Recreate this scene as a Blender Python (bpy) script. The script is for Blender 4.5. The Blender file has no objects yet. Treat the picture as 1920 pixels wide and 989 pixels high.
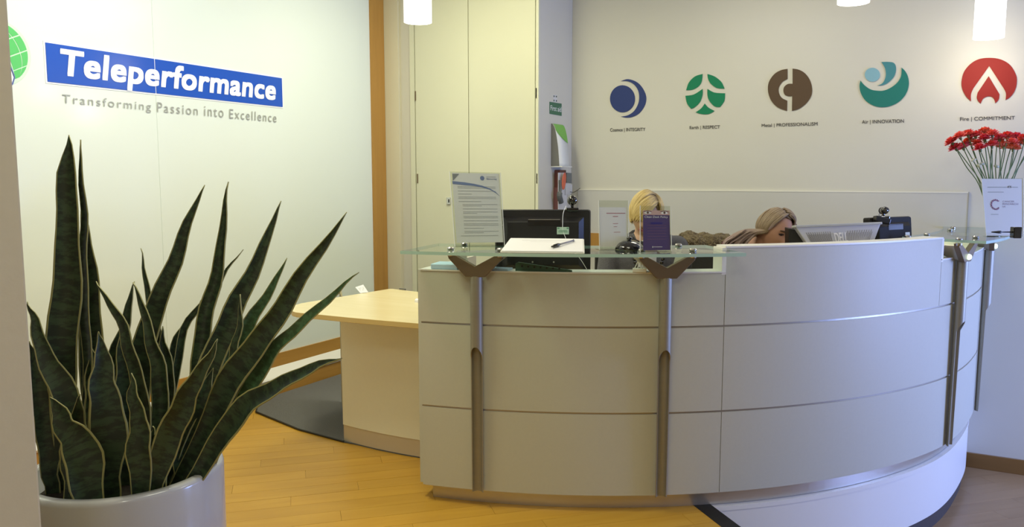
import bpy, bmesh, math, random
from mathutils import Vector, Matrix, noise
from mathutils.geometry import tessellate_polygon
random.seed(7)
S = bpy.context.scene
COL = S.collection
# ---------------------------------------------------------------- camera
F, CX, CY = 1488.5, 960.0, 494.5
YAW, PITCH = 0.4959, 0.10676
CAM = Vector((0, 0, 1.40))
_f0 = Vector((-math.sin(YAW), math.cos(YAW), 0)); RT = Vector((math.cos(YAW), math.sin(YAW), 0))
FW = _f0 * math.cos(PITCH) - Vector((0, 0, 1)) * math.sin(PITCH)
UP = _f0 * math.sin(PITCH) + Vector((0, 0, 1)) * math.cos(PITCH)
cd = bpy.data.cameras.new('camera'); cam = bpy.data.objects.new('camera', cd); COL.objects.link(cam)
cd.sensor_width = 36; cd.lens = 36 * F / 1920; cd.clip_start = 0.05
m = Matrix((RT, UP, -FW)).transposed().to_4x4(); m.translation = CAM
cam.matrix_world = m
S.camera = cam
# ---------------------------------------------------------------- world, lights, exposure
W = bpy.data.worlds.new('world'); S.world = W; W.use_nodes = True
W.node_tree.nodes['Background'].inputs[0].default_value = (0.80, 0.84, 0.90, 1)
W.node_tree.nodes['Background'].inputs[1].default_value = 0.30
S.view_settings.view_transform = 'Standard'; S.view_settings.look = 'None'
S.view_settings.gamma = 1.0; S.view_settings.exposure = 0.05
def area(name, loc, size, power, color, target=None, sy=None, spread=math.pi):
    l = bpy.data.lights.new(name, 'AREA'); l.energy = power; l.color = color; l.size = size
    if sy: l.shape = 'RECTANGLE'; l.size_y = sy
    l.spread = spread
    o = bpy.data.objects.new(name, l); COL.objects.link(o); o.location = loc
    t = Vector(target) if target else Vector(loc) - Vector((0, 0, 1))
    o.rotation_euler = (t - Vector(loc)).to_track_quat('-Z', 'Y').to_euler()
    return o
WARM = (1.0, 0.95, 0.74)
area('wall_washer_light', (-2.65, 2.3, 2.84), 0.5, 28, (0.96, 1.0, 0.90), (-3.8, 2.3, 1.6), 0.9)
area('downlight_left', (-2.6, 3.9, 2.84), 0.5, 22, (1.0, 0.97, 0.68), (-2.9, 4.4, 0))
area('downlight_floor', (-2.3, 2.0, 2.84), 0.4, 22, (1.0, 0.92, 0.62))
area('fill_right', (1.3, 3.4, 2.84), 0.6, 14, (0.90, 0.90, 0.92))  # added fill to lift the right wall and lower floor, no lamp known there
area('downlight_centre', (-0.9, 1.6, 2.84), 0.7, 11, (0.98, 0.97, 0.72))
area('fill_near', (-0.3, -0.3, 2.84), 0.9, 25, (0.98, 0.97, 0.78))  # added unseen lamp, placed to light the near pillar and pot front
area('downlight_back', (-1.0, 4.5, 2.84), 0.7, 12, WARM)
area('window_daylight', (3.12, 4.75, 0.85), 1.1, 108, (0.28, 0.41, 1.0), (0.2, 5.0, 0.3), 1.4, math.radians(150))
# ---------------------------------------------------------------- helpers
def ray(x, y): return FW + RT * ((x - CX) / F) - UP * ((y - CY) / F)
def at(x, y, d): return CAM + ray(x, y) * d
def zp(x, y, z): d = ray(x, y); return CAM + d * ((z - CAM.z) / d.z)
def xp(x, y, X): d = ray(x, y); return CAM + d * (X / d.x)
def yp(x, y, Y): d = ray(x, y); return CAM + d * (Y / d.y)
def depth(p): return (Vector(p) - CAM).dot(FW)
ORG = {}
def tag(o, label=None, cat=None, group=None, kind=None):
    if label: o['label'] = label
    if cat: o['category'] = cat
    if group: o['group'] = group
    if kind: o['kind'] = kind
    return o
def thing(name, label, cat, loc, group=None):
    o = bpy.data.objects.new(name, None); COL.objects.link(o); o.empty_display_size = 0.05
    o.location = loc; ORG[o.name] = Vector(loc)
    return tag(o, label, cat, group)
def obj(name, V, Fs, mat, parent=None, smooth=False, uv=None, mats=None, fm=None, bevel=0, origin=None):
    """world-space vertices; becomes a child of parent or a top-level mesh with its origin at its base"""
    V = [Vector(v) for v in V]
    if parent is not None: og = ORG[parent.name]
    elif origin is not None: og = Vector(origin)
    else:
        n = len(V); og = Vector((sum(v.x for v in V) / n, sum(v.y for v in V) / n, min(v.z for v in V)))
    me = bpy.data.meshes.new(name); me.from_pydata([v - og for v in V], [], [tuple(f) for f in Fs])
    for mm in (mats or [mat]): me.materials.append(mm)
    if fm:
        for p, i in zip(me.polygons, fm): p.material_index = i
    if uv:
        l = me.uv_layers.new(name='UVMap')
        for lp in me.loops: l.data[lp.index].uv = uv[lp.vertex_index]
    if smooth:
        for p in me.polygons: p.use_smooth = True
    me.update()
    o = bpy.data.objects.new(name, me); COL.objects.link(o)
    if parent is not None: o.parent = parent
    else: o.location = og
    ORG[o.name] = og
    if bevel:
        b = o.modifiers.new('bevel', 'BEVEL'); b.width = bevel; b.segments = 2; b.limit_method = 'ANGLE'
    return o
def fixn(o):
    bm = bmesh.new(); bm.from_mesh(o.data); bmesh.ops.recalc_face_normals(bm, faces=bm.faces); bm.to_mesh(o.data); bm.free(); return o
def struct(name, V, Fs, mat, **k):
    o = obj(name, V, Fs, mat, origin=(0, 0, 0), **k); o['kind'] = 'structure'; return o
def merge(*parts):
    V, Fs = [], []
    for v, f in parts:
        n = len(V); V += list(v); Fs += [tuple(i + n for i in q) for q in f]
    return V, Fs
BF = [(0, 3, 2, 1), (4, 5, 6, 7), (0, 1, 5, 4), (1, 2, 6, 5), (2, 3, 7, 6), (3, 0, 4, 7)]
def box(a, b):
    x0, y0, z0 = a; x1, y1, z1 = b
    return [Vector(p) for p in ((x0, y0, z0), (x1, y0, z0), (x1, y1, z0), (x0, y1, z0), (x0, y0, z1), (x1, y0, z1), (x1, y1, z1), (x0, y1, z1))], BF
def obox(c, ex, ey, ez, sx, sy, sz):
    """box centred on c with half-axes along ex ey ez (full sizes)"""
    V = []
    for k in (-.5, .5):
        for i, j in ((-.5, -.5), (.5, -.5), (.5, .5), (-.5, .5)):
            V.append(Vector(c) + ex * (i * sx) + ey * (j * sy) + ez * (k * sz))
    return V, BF
def slab(q, t):
    """quad q (bl, br, tr, tl) facing its right-hand normal, thickness t to the back"""
    n = (q[1] - q[0]).cross(q[3] - q[0]).normalized()
    return [p - n * t for p in q] + list(q), BF
def tube(path, r, n=10, cap=True):
    path = [Vector(p) for p in path]; V, Fs = [], []
    rr = r if isinstance(r, (list, tuple)) else [r] * len(path)
    u = None
    for i, p in enumerate(path):
        d = (path[min(i + 1, len(path) - 1)] - path[max(i - 1, 0)]).normalized()
        if u is None: u = d.orthogonal().normalized()
        u = (u - d * u.dot(d)).normalized(); w = d.cross(u)
        for k in range(n):
            a = 2 * math.pi * k / n; V.append(p + (u * math.cos(a) + w * math.sin(a)) * rr[i])
    for i in range(len(path) - 1):
        for k in range(n):
            a, b = i * n + k, i * n + (k + 1) % n; Fs.append((a, b, b + n, a + n))
    if cap: Fs.append(tuple(range(n - 1, -1, -1))); Fs.append(tuple(range((len(path) - 1) * n, len(path) * n)))
    return V, Fs
def lathe(c, prof, n=32, axis=None):
    """prof: (radius, height) list about a vertical (or given) axis"""
    c = Vector(c); ax = (axis or Vector((0, 0, 1))).normalized(); u = ax.orthogonal().normalized(); w = ax.cross(u)
    V, Fs = [], []
    for r, h in prof:
        for k in range(n):
            a = 2 * math.pi * k / n; V.append(c + ax * h + (u * math.cos(a) + w * math.sin(a)) * max(r, 1e-5))
    for i in range(len(prof) - 1):
        for k in range(n):
            a, b = i * n + k, i * n + (k + 1) % n; Fs.append((a, b, b + n, a + n))
    return V, Fs
def prism(poly, n, t, flip=False):
    """planar polygon (world points) with thickness t along n"""
    poly = [Vector(p) for p in poly]; k = len(poly); n = Vector(n).normalized()
    tri = tessellate_polygon([poly])
    V = poly + [p + n * t for p in poly]; Fs = []
    for a, b, c in tri: Fs.append((a, b, c)); Fs.append((c + k, b + k, a + k))
    for i in range(k): j = (i + 1) % k; Fs.append((i, j, j + k, i + k))
    return V, Fs
def smoothpoly(pts, sub=4):
    out = []; n = len(pts)
    for i in range(n):
        p0, p1, p2, p3 = [Vector(pts[(i + k) % n]) for k in (-1, 0, 1, 2)]
        for s in range(sub):
            t = s / sub; out.append(0.5 * ((2 * p1) + (p2 - p0) * t + (2 * p0 - 5 * p1 + 4 * p2 - p3) * t * t + (3 * p1 - p0 - 3 * p2 + p3) * t ** 3))
    return out
def spline(pts, sub=6):
    out = []; n = len(pts)
    for i in range(n - 1):
        p0, p1, p2, p3 = [Vector(pts[min(max(i + k, 0), n - 1)]) for k in (-1, 0, 1, 2)]
        for s in range(sub):
            t = s / sub; out.append(0.5 * ((2 * p1) + (p2 - p0) * t + (2 * p0 - 5 * p1 + 4 * p2 - p3) * t * t + (3 * p1 - p0 - 3 * p2 + p3) * t ** 3))
    out.append(Vector(pts[-1])); return out
_tc = {}
def textmesh(s, bold=0.0, shear=0.0, space=1.0):
    c = bpy.data.curves.new('t', 'FONT'); c.body = s; c.shear = shear; c.space_character = space; c.resolution_u = 6
    o = bpy.data.objects.new('t', c); COL.objects.link(o)
    dg = bpy.context.evaluated_depsgraph_get(); dg.update()
    me = bpy.data.meshes.new_from_object(o.evaluated_get(dg))
    V = [v.co.copy() for v in me.vertices]; Fs = [tuple(p.vertices) for p in me.polygons]
    bpy.data.objects.remove(o); bpy.data.meshes.remove(me)
    if bold > 0:
        V0, F0, nv = list(V), list(Fs), len(V)
        for i, (dx_, dy_) in enumerate(((-1, -1), (0, -1), (1, -1), (1, 0), (1, 1), (0, 1), (-1, 1), (-1, 0))):
            o_ = Vector((dx_, dy_, 0)) * bold * .9 + Vector((0, 0, (i + 1) * .00005)); Fs += [tuple(q + len(V) for q in f) for f in F0]; V = V + [v + o_ for v in V0]
    x0 = min(v.x for v in V); x1 = max(v.x for v in V); y0 = min(v.y for v in V); y1 = max(v.y for v in V)
    return [((v.x - x0) / (x1 - x0), (v.y - y0) / (y1 - y0), v.z) for v in V], Fs
def onq(q, u, v, off=0.0):
    n = (q[1] - q[0]).cross(q[3] - q[0]).normalized()
    return (q[0] * (1 - u) + q[1] * u) * (1 - v) + (q[3] * (1 - u) + q[2] * u) * v + n * off
def text_on(name, s, q, mat, parent=None, off=0.002, bold=0.0, shear=0.0, space=1.0, rect=(0, 0, 1, 1)):
    """flat lettering stretched over rect of quad q (bl, br, tr, tl)"""
    P, Fs = textmesh(s, bold, shear, space); a, b, c, d = rect
    return obj(name, [onq(q, a + (c - a) * u, b + (d - b) * v, off + w) for u, v, w in P], Fs, mat, parent)
def rects_on(name, q, rects, mat, parent, off=0.001):
    V, Fs = [], []
    for a, b, c, d in rects:
        n = len(V); V += [onq(q, a, b, off), onq(q, c, b, off), onq(q, c, d, off), onq(q, a, d, off)]; Fs.append((n, n + 1, n + 2, n + 3))
    return obj(name, V, Fs, mat, parent)
def poly_on(name, q, pts, mat, parent, off=0.001):
    return obj(name, *prism([onq(q, u, v, off) for u, v in pts], (q[1] - q[0]).cross(q[3] - q[0]), 0.0004), mat, parent)
# ---------------------------------------------------------------- materials
MATS = {}
def mat(name, col, rough=0.5, metal=0.0, var=0.0, scale=8.0, bump=0.0, emit=None, es=0.0, coat=0.0, spec=0.5, stretch=None, sheen=0.0):
    if name in MATS: return MATS[name]
    m = bpy.data.materials.new(name); m.use_nodes = True; nt = m.node_tree; b = nt.nodes['Principled BSDF']
    b.inputs['Base Color'].default_value = (*col, 1); b.inputs['Roughness'].default_value = rough; b.inputs['Metallic'].default_value = metal
    b.inputs['Coat Weight'].default_value = coat; b.inputs['Specular IOR Level'].default_value = spec
    b.inputs['Sheen Weight'].default_value = sheen
    if emit: b.inputs['Emission Color'].default_value = (*emit, 1); b.inputs['Emission Strength'].default_value = es
    if var or bump:
        tc = nt.nodes.new('ShaderNodeTexCoord'); mp = nt.nodes.new('ShaderNodeMapping'); nz = nt.nodes.new('ShaderNodeTexNoise')
        nz.inputs['Scale'].default_value = scale; nz.inputs['Detail'].default_value = 5
        if stretch: mp.inputs['Scale'].default_value = stretch
        nt.links.new(tc.outputs['Object'], mp.inputs[0]); nt.links.new(mp.outputs[0], nz.inputs[0])
        if var:
            mx = nt.nodes.new('ShaderNodeMix'); mx.data_type = 'RGBA'
            mx.inputs[6].default_value = (*[c * (1 - var) for c in col], 1); mx.inputs[7].default_value = (*[min(1, c * (1 + var)) for c in col], 1)
            nt.links.new(nz.outputs[0], mx.inputs[0]); nt.links.new(mx.outputs[2], b.inputs['Base Color'])
        if bump:
            bp = nt.nodes.new('ShaderNodeBump'); bp.inputs['Strength'].default_value = bump; bp.inputs['Distance'].default_value = 0.01
            nt.links.new(nz.outputs[0], bp.inputs['Height']); nt.links.new(bp.outputs[0], b.inputs['Normal'])
    MATS[name] = m; return m
def wood(name, c1, c2, scale=3.0, stretch=(1, 12, 12), rough=0.35, rnd=0.12):
    m = bpy.data.materials.new(name); m.use_nodes = True; nt = m.node_tree; b = nt.nodes['Principled BSDF']; L = nt.links
    tc = nt.nodes.new('ShaderNodeTexCoord'); mp = nt.nodes.new('ShaderNodeMapping'); mp.inputs['Scale'].default_value = stretch
    oi = nt.nodes.new('ShaderNodeObjectInfo'); ad = nt.nodes.new('ShaderNodeVectorMath'); ad.operation = 'ADD'
    ml = nt.nodes.new('ShaderNodeMath'); ml.operation = 'MULTIPLY'; ml.inputs[1].default_value = 37
    L.new(oi.outputs['Random'], ml.inputs[0]); L.new(tc.outputs['Object'], ad.inputs[0]); L.new(ml.outputs[0], ad.inputs[1]); L.new(ad.outputs[0], mp.inputs[0])
    nz = nt.nodes.new('ShaderNodeTexNoise'); nz.inputs['Scale'].default_value = scale; nz.inputs['Detail'].default_value = 7; nz.inputs['Distortion'].default_value = 0.6
    L.new(mp.outputs[0], nz.inputs[0])
    mx = nt.nodes.new('ShaderNodeMix'); mx.data_type = 'RGBA'; mx.inputs[6].default_value = (*c1, 1); mx.inputs[7].default_value = (*c2, 1)
    L.new(nz.outputs[0], mx.inputs[0])
    hs = nt.nodes.new('ShaderNodeHueSaturation'); mr = nt.nodes.new('ShaderNodeMapRange'); mr.inputs[3].default_value = 1 - rnd; mr.inputs[4].default_value = 1 + rnd
    L.new(oi.outputs['Random'], mr.inputs[0]); L.new(mr.outputs[0], hs.inputs['Value']); L.new(mx.outputs[2], hs.inputs['Color']); L.new(hs.outputs[0], b.inputs['Base Color'])
    b.inputs['Roughness'].default_value = rough
    MATS[name] = m; return m
def clear(name, tint, gloss=0.10, rough=0.02):
    m = bpy.data.materials.new(name); m.use_nodes = True; nt = m.node_tree; nt.nodes.clear(); L = nt.links
    out = nt.nodes.new('ShaderNodeOutputMaterial'); tr = nt.nodes.new('ShaderNodeBsdfTransparent'); tr.inputs[0].default_value = (*tint, 1)
    gl = nt.nodes.new('ShaderNodeBsdfGlossy'); gl.inputs['Roughness'].default_value = rough
    fr = nt.nodes.new('ShaderNodeFresnel'); fr.inputs[0].default_value = 1.45; ad = nt.nodes.new('ShaderNodeMath'); ad.operation = 'ADD'; ad.use_clamp = True; ad.inputs[1].default_value = gloss * 0.3
    mx = nt.nodes.new('ShaderNodeMixShader'); L.new(fr.outputs[0], ad.inputs[0])
    ge = nt.nodes.new('ShaderNodeNewGeometry'); iv = nt.nodes.new('ShaderNodeMath'); iv.operation = 'SUBTRACT'; iv.inputs[0].default_value = 1; L.new(ge.outputs['Backfacing'], iv.inputs[1]); mu = nt.nodes.new('ShaderNodeMath'); mu.operation = 'MULTIPLY'; L.new(ad.outputs[0], mu.inputs[0]); L.new(iv.outputs[0], mu.inputs[1]); L.new(mu.outputs[0], mx.inputs[0]); L.new(tr.outputs[0], mx.inputs[1]); L.new(gl.outputs[0], mx.inputs[2]); L.new(mx.outputs[0], out.inputs[0])
    MATS[name] = m; return m
def leafmat(c1=(0.009, 0.019, 0.008, 1), c2=(0.028, 0.056, 0.023, 1)):
    m = bpy.data.materials.new('snake_leaf'); m.use_nodes = True; nt = m.node_tree; b = nt.nodes['Principled BSDF']; L = nt.links; N = nt.nodes.new
    uv = N('ShaderNodeTexCoord'); sp = N('ShaderNodeSeparateXYZ'); L.new(uv.outputs['UV'], sp.inputs[0])
    nz = N('ShaderNodeTexNoise'); nz.inputs['Scale'].default_value = 1.0; nz.inputs['Detail'].default_value = 5; nz.inputs['Roughness'].default_value = 0.65
    mp = N('ShaderNodeMapping'); mp.inputs['Scale'].default_value = (1.6, 60, 1); oi = N('ShaderNodeObjectInfo'); ad = N('ShaderNodeVectorMath'); ml = N('ShaderNodeMath'); ml.operation = 'MULTIPLY'; ml.inputs[1].default_value = 50
    L.new(oi.outputs['Random'], ml.inputs[0]); L.new(uv.outputs['UV'], ad.inputs[0]); L.new(ml.outputs[0], ad.inputs[1]); L.new(ad.outputs[0], mp.inputs[0]); L.new(mp.outputs[0], nz.inputs[0])
    cr = N('ShaderNodeValToRGB'); cr.color_ramp.elements[0].position = 0.45; cr.color_ramp.elements[0].color = c1; cr.color_ramp.elements[1].position = 0.57; cr.color_ramp.elements[1].color = c2
    L.new(nz.outputs[0], cr.inputs[0])
    a = N('ShaderNodeMath'); a.operation = 'SUBTRACT'; a.inputs[1].default_value = 0.5; c = N('ShaderNodeMath'); c.operation = 'ABSOLUTE'; g = N('ShaderNodeMath'); g.operation = 'GREATER_THAN'; g.inputs[1].default_value = 0.45
    L.new(sp.outputs[0], a.inputs[0]); L.new(a.outputs[0], c.inputs[0]); L.new(c.outputs[0], g.inputs[0])
    mx = N('ShaderNodeMix'); mx.data_type = 'RGBA'; mx.inputs[7].default_value = (0.30, 0.29, 0.11, 1)
    L.new(g.outputs[0], mx.inputs[0]); L.new(cr.outputs[0], mx.inputs[6]); L.new(mx.outputs[2], b.inputs['Base Color'])
    b.inputs['Roughness'].default_value = 0.42
    return m
M_wallL = mat('back_painted_glass', (0.73, 0.79, 0.73), 0.12, spec=0.45, coat=0.0)
M_wall = mat('cream_wall_paint', (0.60, 0.59, 0.52), 0.6, var=0.02, scale=2)
M_side = mat('grey_side_paint', (0.60, 0.585, 0.51), 0.6, var=0.02, scale=2)
M_wallB = mat('pier_paint', (0.66, 0.62, 0.47), 0.6, var=0.02, scale=2)
M_pillar = mat('near_pillar_paint', (0.62, 0.55, 0.36), 0.7, var=0.03, scale=60, bump=0.05)
M_ceil = mat('ceiling_paint', (0.72, 0.71, 0.66), 0.8)
M_splash = mat('splashback_panel', (0.56, 0.56, 0.53), 0.25)
M_edge = mat('panel_edge', (0.75, 0.74, 0.66), 0.35)
M_cup = mat('cupboard_laminate', (0.64, 0.64, 0.49), 0.4, var=0.015, scale=3)
M_gap = mat('dark_gap', (0.10, 0.09, 0.06), 0.8)
M_desk = mat('desk_laminate', (0.53, 0.525, 0.43), 0.5, var=0.03, scale=90)
M_tbl = mat('table_support_laminate', (0.84, 0.83, 0.66), 0.35, var=0.02, scale=60)
M_white = mat('white_laminate', (0.80, 0.79, 0.74), 0.35)
M_strip = mat('joint_metal', (0.42, 0.39, 0.34), 0.35, 0.8)
M_plinth = mat('plinth_metal', (0.58, 0.55, 0.49), 0.30, 0.75, var=0.03, scale=5, stretch=(1, 1, 30))
M_pole = mat('bronze_post', (0.33, 0.31, 0.25), 0.5, 0.6, var=0.05, scale=6, stretch=(1, 1, 20))
M_brk = mat('bronze_bracket', (0.21, 0.155, 0.10), 0.42, 0.7)
M_clamp = mat('clamp_steel', (0.55, 0.53, 0.48), 0.25, 1.0)
M_plate = mat('satin_plate', (0.44, 0.41, 0.33), 0.38, 0.75)
M_steel = mat('bright_steel', (0.7, 0.7, 0.68), 0.25, 1.0)
M_glass = clear('shelf_glass', (0.87, 0.955, 0.93), 0.30)
M_gedge = mat('glass_edge', (0.42, 0.62, 0.54), 0.12, spec=0.8)
M_acr = clear('clear_acrylic', (0.95, 0.96, 0.94), 0.04)
M_acre = mat('acrylic_edge', (0.72, 0.74, 0.70), 0.15)
M_trim = wood('orange_wood_trim', (0.36, 0.18, 0.035), (0.50, 0.27, 0.06), 2.0, (14, 14, 1), 0.38, 0.0)
M_trimh = wood('orange_wood_skirting', (0.36, 0.18, 0.03), (0.50, 0.27, 0.06), 2.0, (12, 1, 12), 0.38, 0.0)
M_base = wood('brown_wood_skirting', (0.17, 0.09, 0.025), (0.25, 0.13, 0.04), 2.0, (1, 12, 12), 0.4, 0.0)
M_plank = wood('yellow_oak_plank', (0.43, 0.215, 0.016), (0.60, 0.345, 0.045), 2.2, (1, 7, 7), 0.38, 0.07)
M_plank2 = wood('brown_oak_plank', (0.25, 0.155, 0.075), (0.37, 0.24, 0.125), 2.2, (1, 7, 7), 0.32, 0.06)
M_sub = mat('plank_joint', (0.26, 0.14, 0.035), 0.7)
M_maple = wood('maple_veneer', (0.72, 0.60, 0.32), (0.80, 0.70, 0.42), 2.0, (1, 6, 6), 0.25, 0.0)
M_maplee = mat('maple_edge', (0.60, 0.44, 0.17), 0.4)
M_carpet = mat('grey_carpet', (0.085, 0.085, 0.08), 0.95, var=0.35, scale=220, bump=0.6, sheen=0.3)
M_black = mat('black_rubber', (0.008, 0.008, 0.007), 0.45)
M_skirt = mat('dark_skirting', (0.055, 0.05, 0.05), 0.5)
M_blue = mat('sign_blue', (0.014, 0.085, 0.48), 0.2, spec=0.35)
M_txtw = mat('white_letters', (0.88, 0.90, 0.90), 0.4)
M_txtg = mat('grey_letters', (0.36, 0.37, 0.34), 0.35, 0.2)
M_txtd = mat('dark_letters', (0.10, 0.095, 0.085), 0.5)
M_paper = mat('white_paper', (0.80, 0.80, 0.82), 0.7)
M_paper2 = mat('pale_paper', (0.66, 0.68, 0.68), 0.6)
M_print = mat('grey_print', (0.36, 0.38, 0.38), 0.7)
M_mon = mat('black_monitor', (0.012, 0.012, 0.012), 0.35, bump=0.03, scale=300)
M_mon2 = mat('charcoal_monitor', (0.020, 0.019, 0.017), 0.7, spec=0.25)
M_gblack = mat('gloss_black', (0.006, 0.006, 0.006), 0.08, coat=1.0)
M_silver = mat('silver_plastic', (0.60, 0.62, 0.72), 0.35, 0.1)
M_pot = mat('white_pot', (0.47, 0.48, 0.50), 0.16, coat=0.3)
M_soil = mat('soil', (0.02, 0.015, 0.01), 0.95, bump=0.5, scale=60)
M_leaf = leafmat(); M_leaf2 = leafmat((0.040, 0.085, 0.032, 1), (0.065, 0.15, 0.062, 1))
# ---------------------------------------------------------------- room shell
XL, YB, ZC, ZL = -3.80, 5.53, 2.90, -0.38
XR, YN = 3.20, -2.60
struct('floor', *box((XL - .1, YN, ZL - .1), (XR + .1, YB + .1, ZL)), M_sub)
# raised floor: everything left of the nosing line
A = zp(1316, 950, 0); B = zp(1367, 989, 0); nd = (B - A).normalized(); nx = Vector((nd.y * -1, nd.x, 0)) ; nx = nx if nx.x > 0 else -nx
nose0 = A - nd * 0.02; tE = (XR - A.x) / nd.x; nose1 = A + nd * tE
def Cc(): return Vector((-2.427, 5.391, 0))
C0 = Cc()
def smst(t): t = max(0, min(1, t)); return t * t * (3 - 2 * t)
def pol(R, deg, z):
    R2 = R - (0.028 * smst((deg + 24) / 16) if R > 2.5 else 0)
    t = math.radians(deg); return Vector((C0.x + R2 * math.cos(t), C0.y + R2 * math.sin(t), z))
def arc(R0, R1, t0, t1, z0, z1, n=None):
    n = n or max(2, int(abs(t1 - t0) / 1.0)); V, Fs = [], []
    for i in range(n + 1):
        t = t0 + (t1 - t0) * i / n; V += [pol(R0, t, z0), pol(R1, t, z0), pol(R1, t, z1), pol(R0, t, z1)]
    for i in range(n):
        a = i * 4; b = a + 4
        for k in range(4): l = (k + 1) % 4; Fs.append((a + k, a + l, b + l, b + k))
    Fs += [(0, 3, 2, 1), (n * 4, n * 4 + 1, n * 4 + 2, n * 4 + 3)]
    return V, Fs
plat = [Vector((XL, YN, 0)), Vector((XR, YN, 0)), Vector((XR, nose1.y, 0)), Vector((nose0.x, nose0.y, 0)), Vector((-1.6, 3.4, 0)), Vector((-1.6, YB, 0)), Vector((XL, YB, 0))]
fixn(struct('floor_raised', *prism([p - Vector((0, 0, .006)) for p in plat], (0, 0, -1), 0.37), M_sub))
# planks of the raised floor, each one its own piece
def clip(poly, p, n):
    out = []
    for i in range(len(poly)):
        a, b = poly[i], poly[(i + 1) % len(poly)]; da, db = (a - p).dot(n), (b - p).dot(n)
        if da >= 0: out.append(a)
        if (da >= 0) != (db >= 0): out.append(a + (b - a) * (da / (da - db)))
    return out
floor = bpy.data.objects['floor_raised']; ORG['floor_raised'] = Vector((0, 0, 0))
def planks(parent, org, ang, w, ln, zt, planes, keep, mat_, rows, cols, seed, gap=0.0006):
    rnd = random.Random(seed); e = Vector((math.cos(ang), math.sin(ang), 0)); f = Vector((-e.y, e.x, 0)); cnt = 0
    for i in range(*rows):
        off = (i * 0.37 + rnd.uniform(-.08, .08)) % 1 * ln
        for j in range(*cols):
            a = org + e * (j * ln + off) + f * (i * w)
            poly = [a + e * gap + f * gap, a + e * (ln - gap) + f * gap, a + e * (ln - gap) + f * (w - gap), a + e * gap + f * (w - gap)]
            for p, n in planes: 
                poly = clip(poly, p, n)
                if len(poly) < 3: break
            if len(poly) < 3: continue
            c = sum(poly, Vector()) / len(poly)
            if not keep(c): continue
            k = len(poly); zz = zt + rnd.uniform(-.0002, .0002)
            V = [Vector((p.x - c.x, p.y - c.y, 0)) for p in poly]
            R = Matrix.Rotation(-ang, 3, 'Z'); V = [R @ v for v in V]
            V = V + [v - Vector((0, 0, .0055)) for v in V]
            me = bpy.data.meshes.new('plank'); me.from_pydata(V, [], [tuple(range(k)), tuple(range(2 * k - 1, k - 1, -1))] + [(q + k, (q + 1) % k + k, (q + 1) % k, q) for q in range(k)])
            me.materials.append(mat_); o = bpy.data.objects.new('plank', me); COL.objects.link(o)
            o.parent = parent; o.location = Vector((c.x, c.y, zz)) - ORG[parent.name]; o.rotation_euler.z = ang; cnt += 1
    return cnt
ja = zp(495, 876, 0)
PL = [(Vector((-3.745, 0, 0)), Vector((1, 0, 0))), (A - nx * 0.03, -nx), (Vector((0, -.4, 0)), Vector((0, 1, 0))), (Vector((0, 3.75, 0)), Vector((0, -1, 0)))]
planks(floor, Vector((ja.x, ja.y, 0)), math.radians(43.8), 0.104, 0.92, 0.0, PL, lambda c: True, M_plank, (-48, 42), (-8, 8), 3)
rest = [Vector((XL, YN, 0)), Vector((XR, YN, 0)), Vector((XR, nose1.y, 0)), Vector((XR - 1.2, nose1.y + 1.2, 0))]
o = obj('plank_field', *prism([Vector((XL, YN, -.001)), Vector((XR, YN, -.001)), Vector((XR, nose1.y, -.001)), Vector((A.x + nd.x * (-.4 - A.y) / nd.y, -.4, -.001)), Vector((XL, -.4, -.001))], (0, 0, -1), .005), M_plank, floor); o['kind'] = 'stuff'; fixn(o)
lowf = bpy.data.objects['floor']; ORG['floor'] = Vector((0, 0, 0))
planks(lowf, Vector((0.2, 5.0, 0)), math.radians(43.8), 0.104, 0.92, ZL + .006, [(Vector((0, YB - .02, 0)), Vector((0, -1, 0))), (Vector((XR - .5, 0, 0)), Vector((-1, 0, 0)))], lambda c: (c - C0).length > 2.2 and (c - A).dot(nx) > .2 and c.y > 2.2, M_plank2, (-32, 14), (-5, 5), 5)
o = struct('trim_1', *prism([nose0 + nx * .045, nose1 + nx * .045, nose1 - nx * .03, nose0 - nx * .03], (0, 0, -1), .02), M_black); fixn(o); o.location.z = .001
fixn(struct('trim_2', *prism([nose0 + nx * .0, nose1 + nx * .0, nose1 - nx * .02, nose0 - nx * .02], (0, 0, -1), .37), M_white)).location.z = -.02
# carpet behind the desk
cp = [zp(*p, .0) for p in ((420, 748), (480, 775), (560, 808), (645, 831))]
cpoly = [Vector((-3.73, cp[0].y + .06, 0))] + [Vector((p.x, p.y, 0)) for p in cp[1:]] + [pol(2.22, t, 0) for t in range(-96, -50, 4)] + [Vector((-1.05, 5.5, 0)), Vector((-3.3, 5.5, 0)), Vector((-3.3, 4.95, 0)), Vector((-3.73, 4.95, 0))]
o = fixn(obj('carpet', *prism([p + Vector((0, 0, .007)) for p in cpoly], (0, 0, -1), .006), M_carpet)); tag(o, 'dark grey carpet with curved edge beside the maple side table', 'carpet')
ep = [Vector((p.x, p.y, .008)) for p in cpoly[:4]]
obj('edge_strip', *tube(ep, .005, 6), M_black, o)
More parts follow.
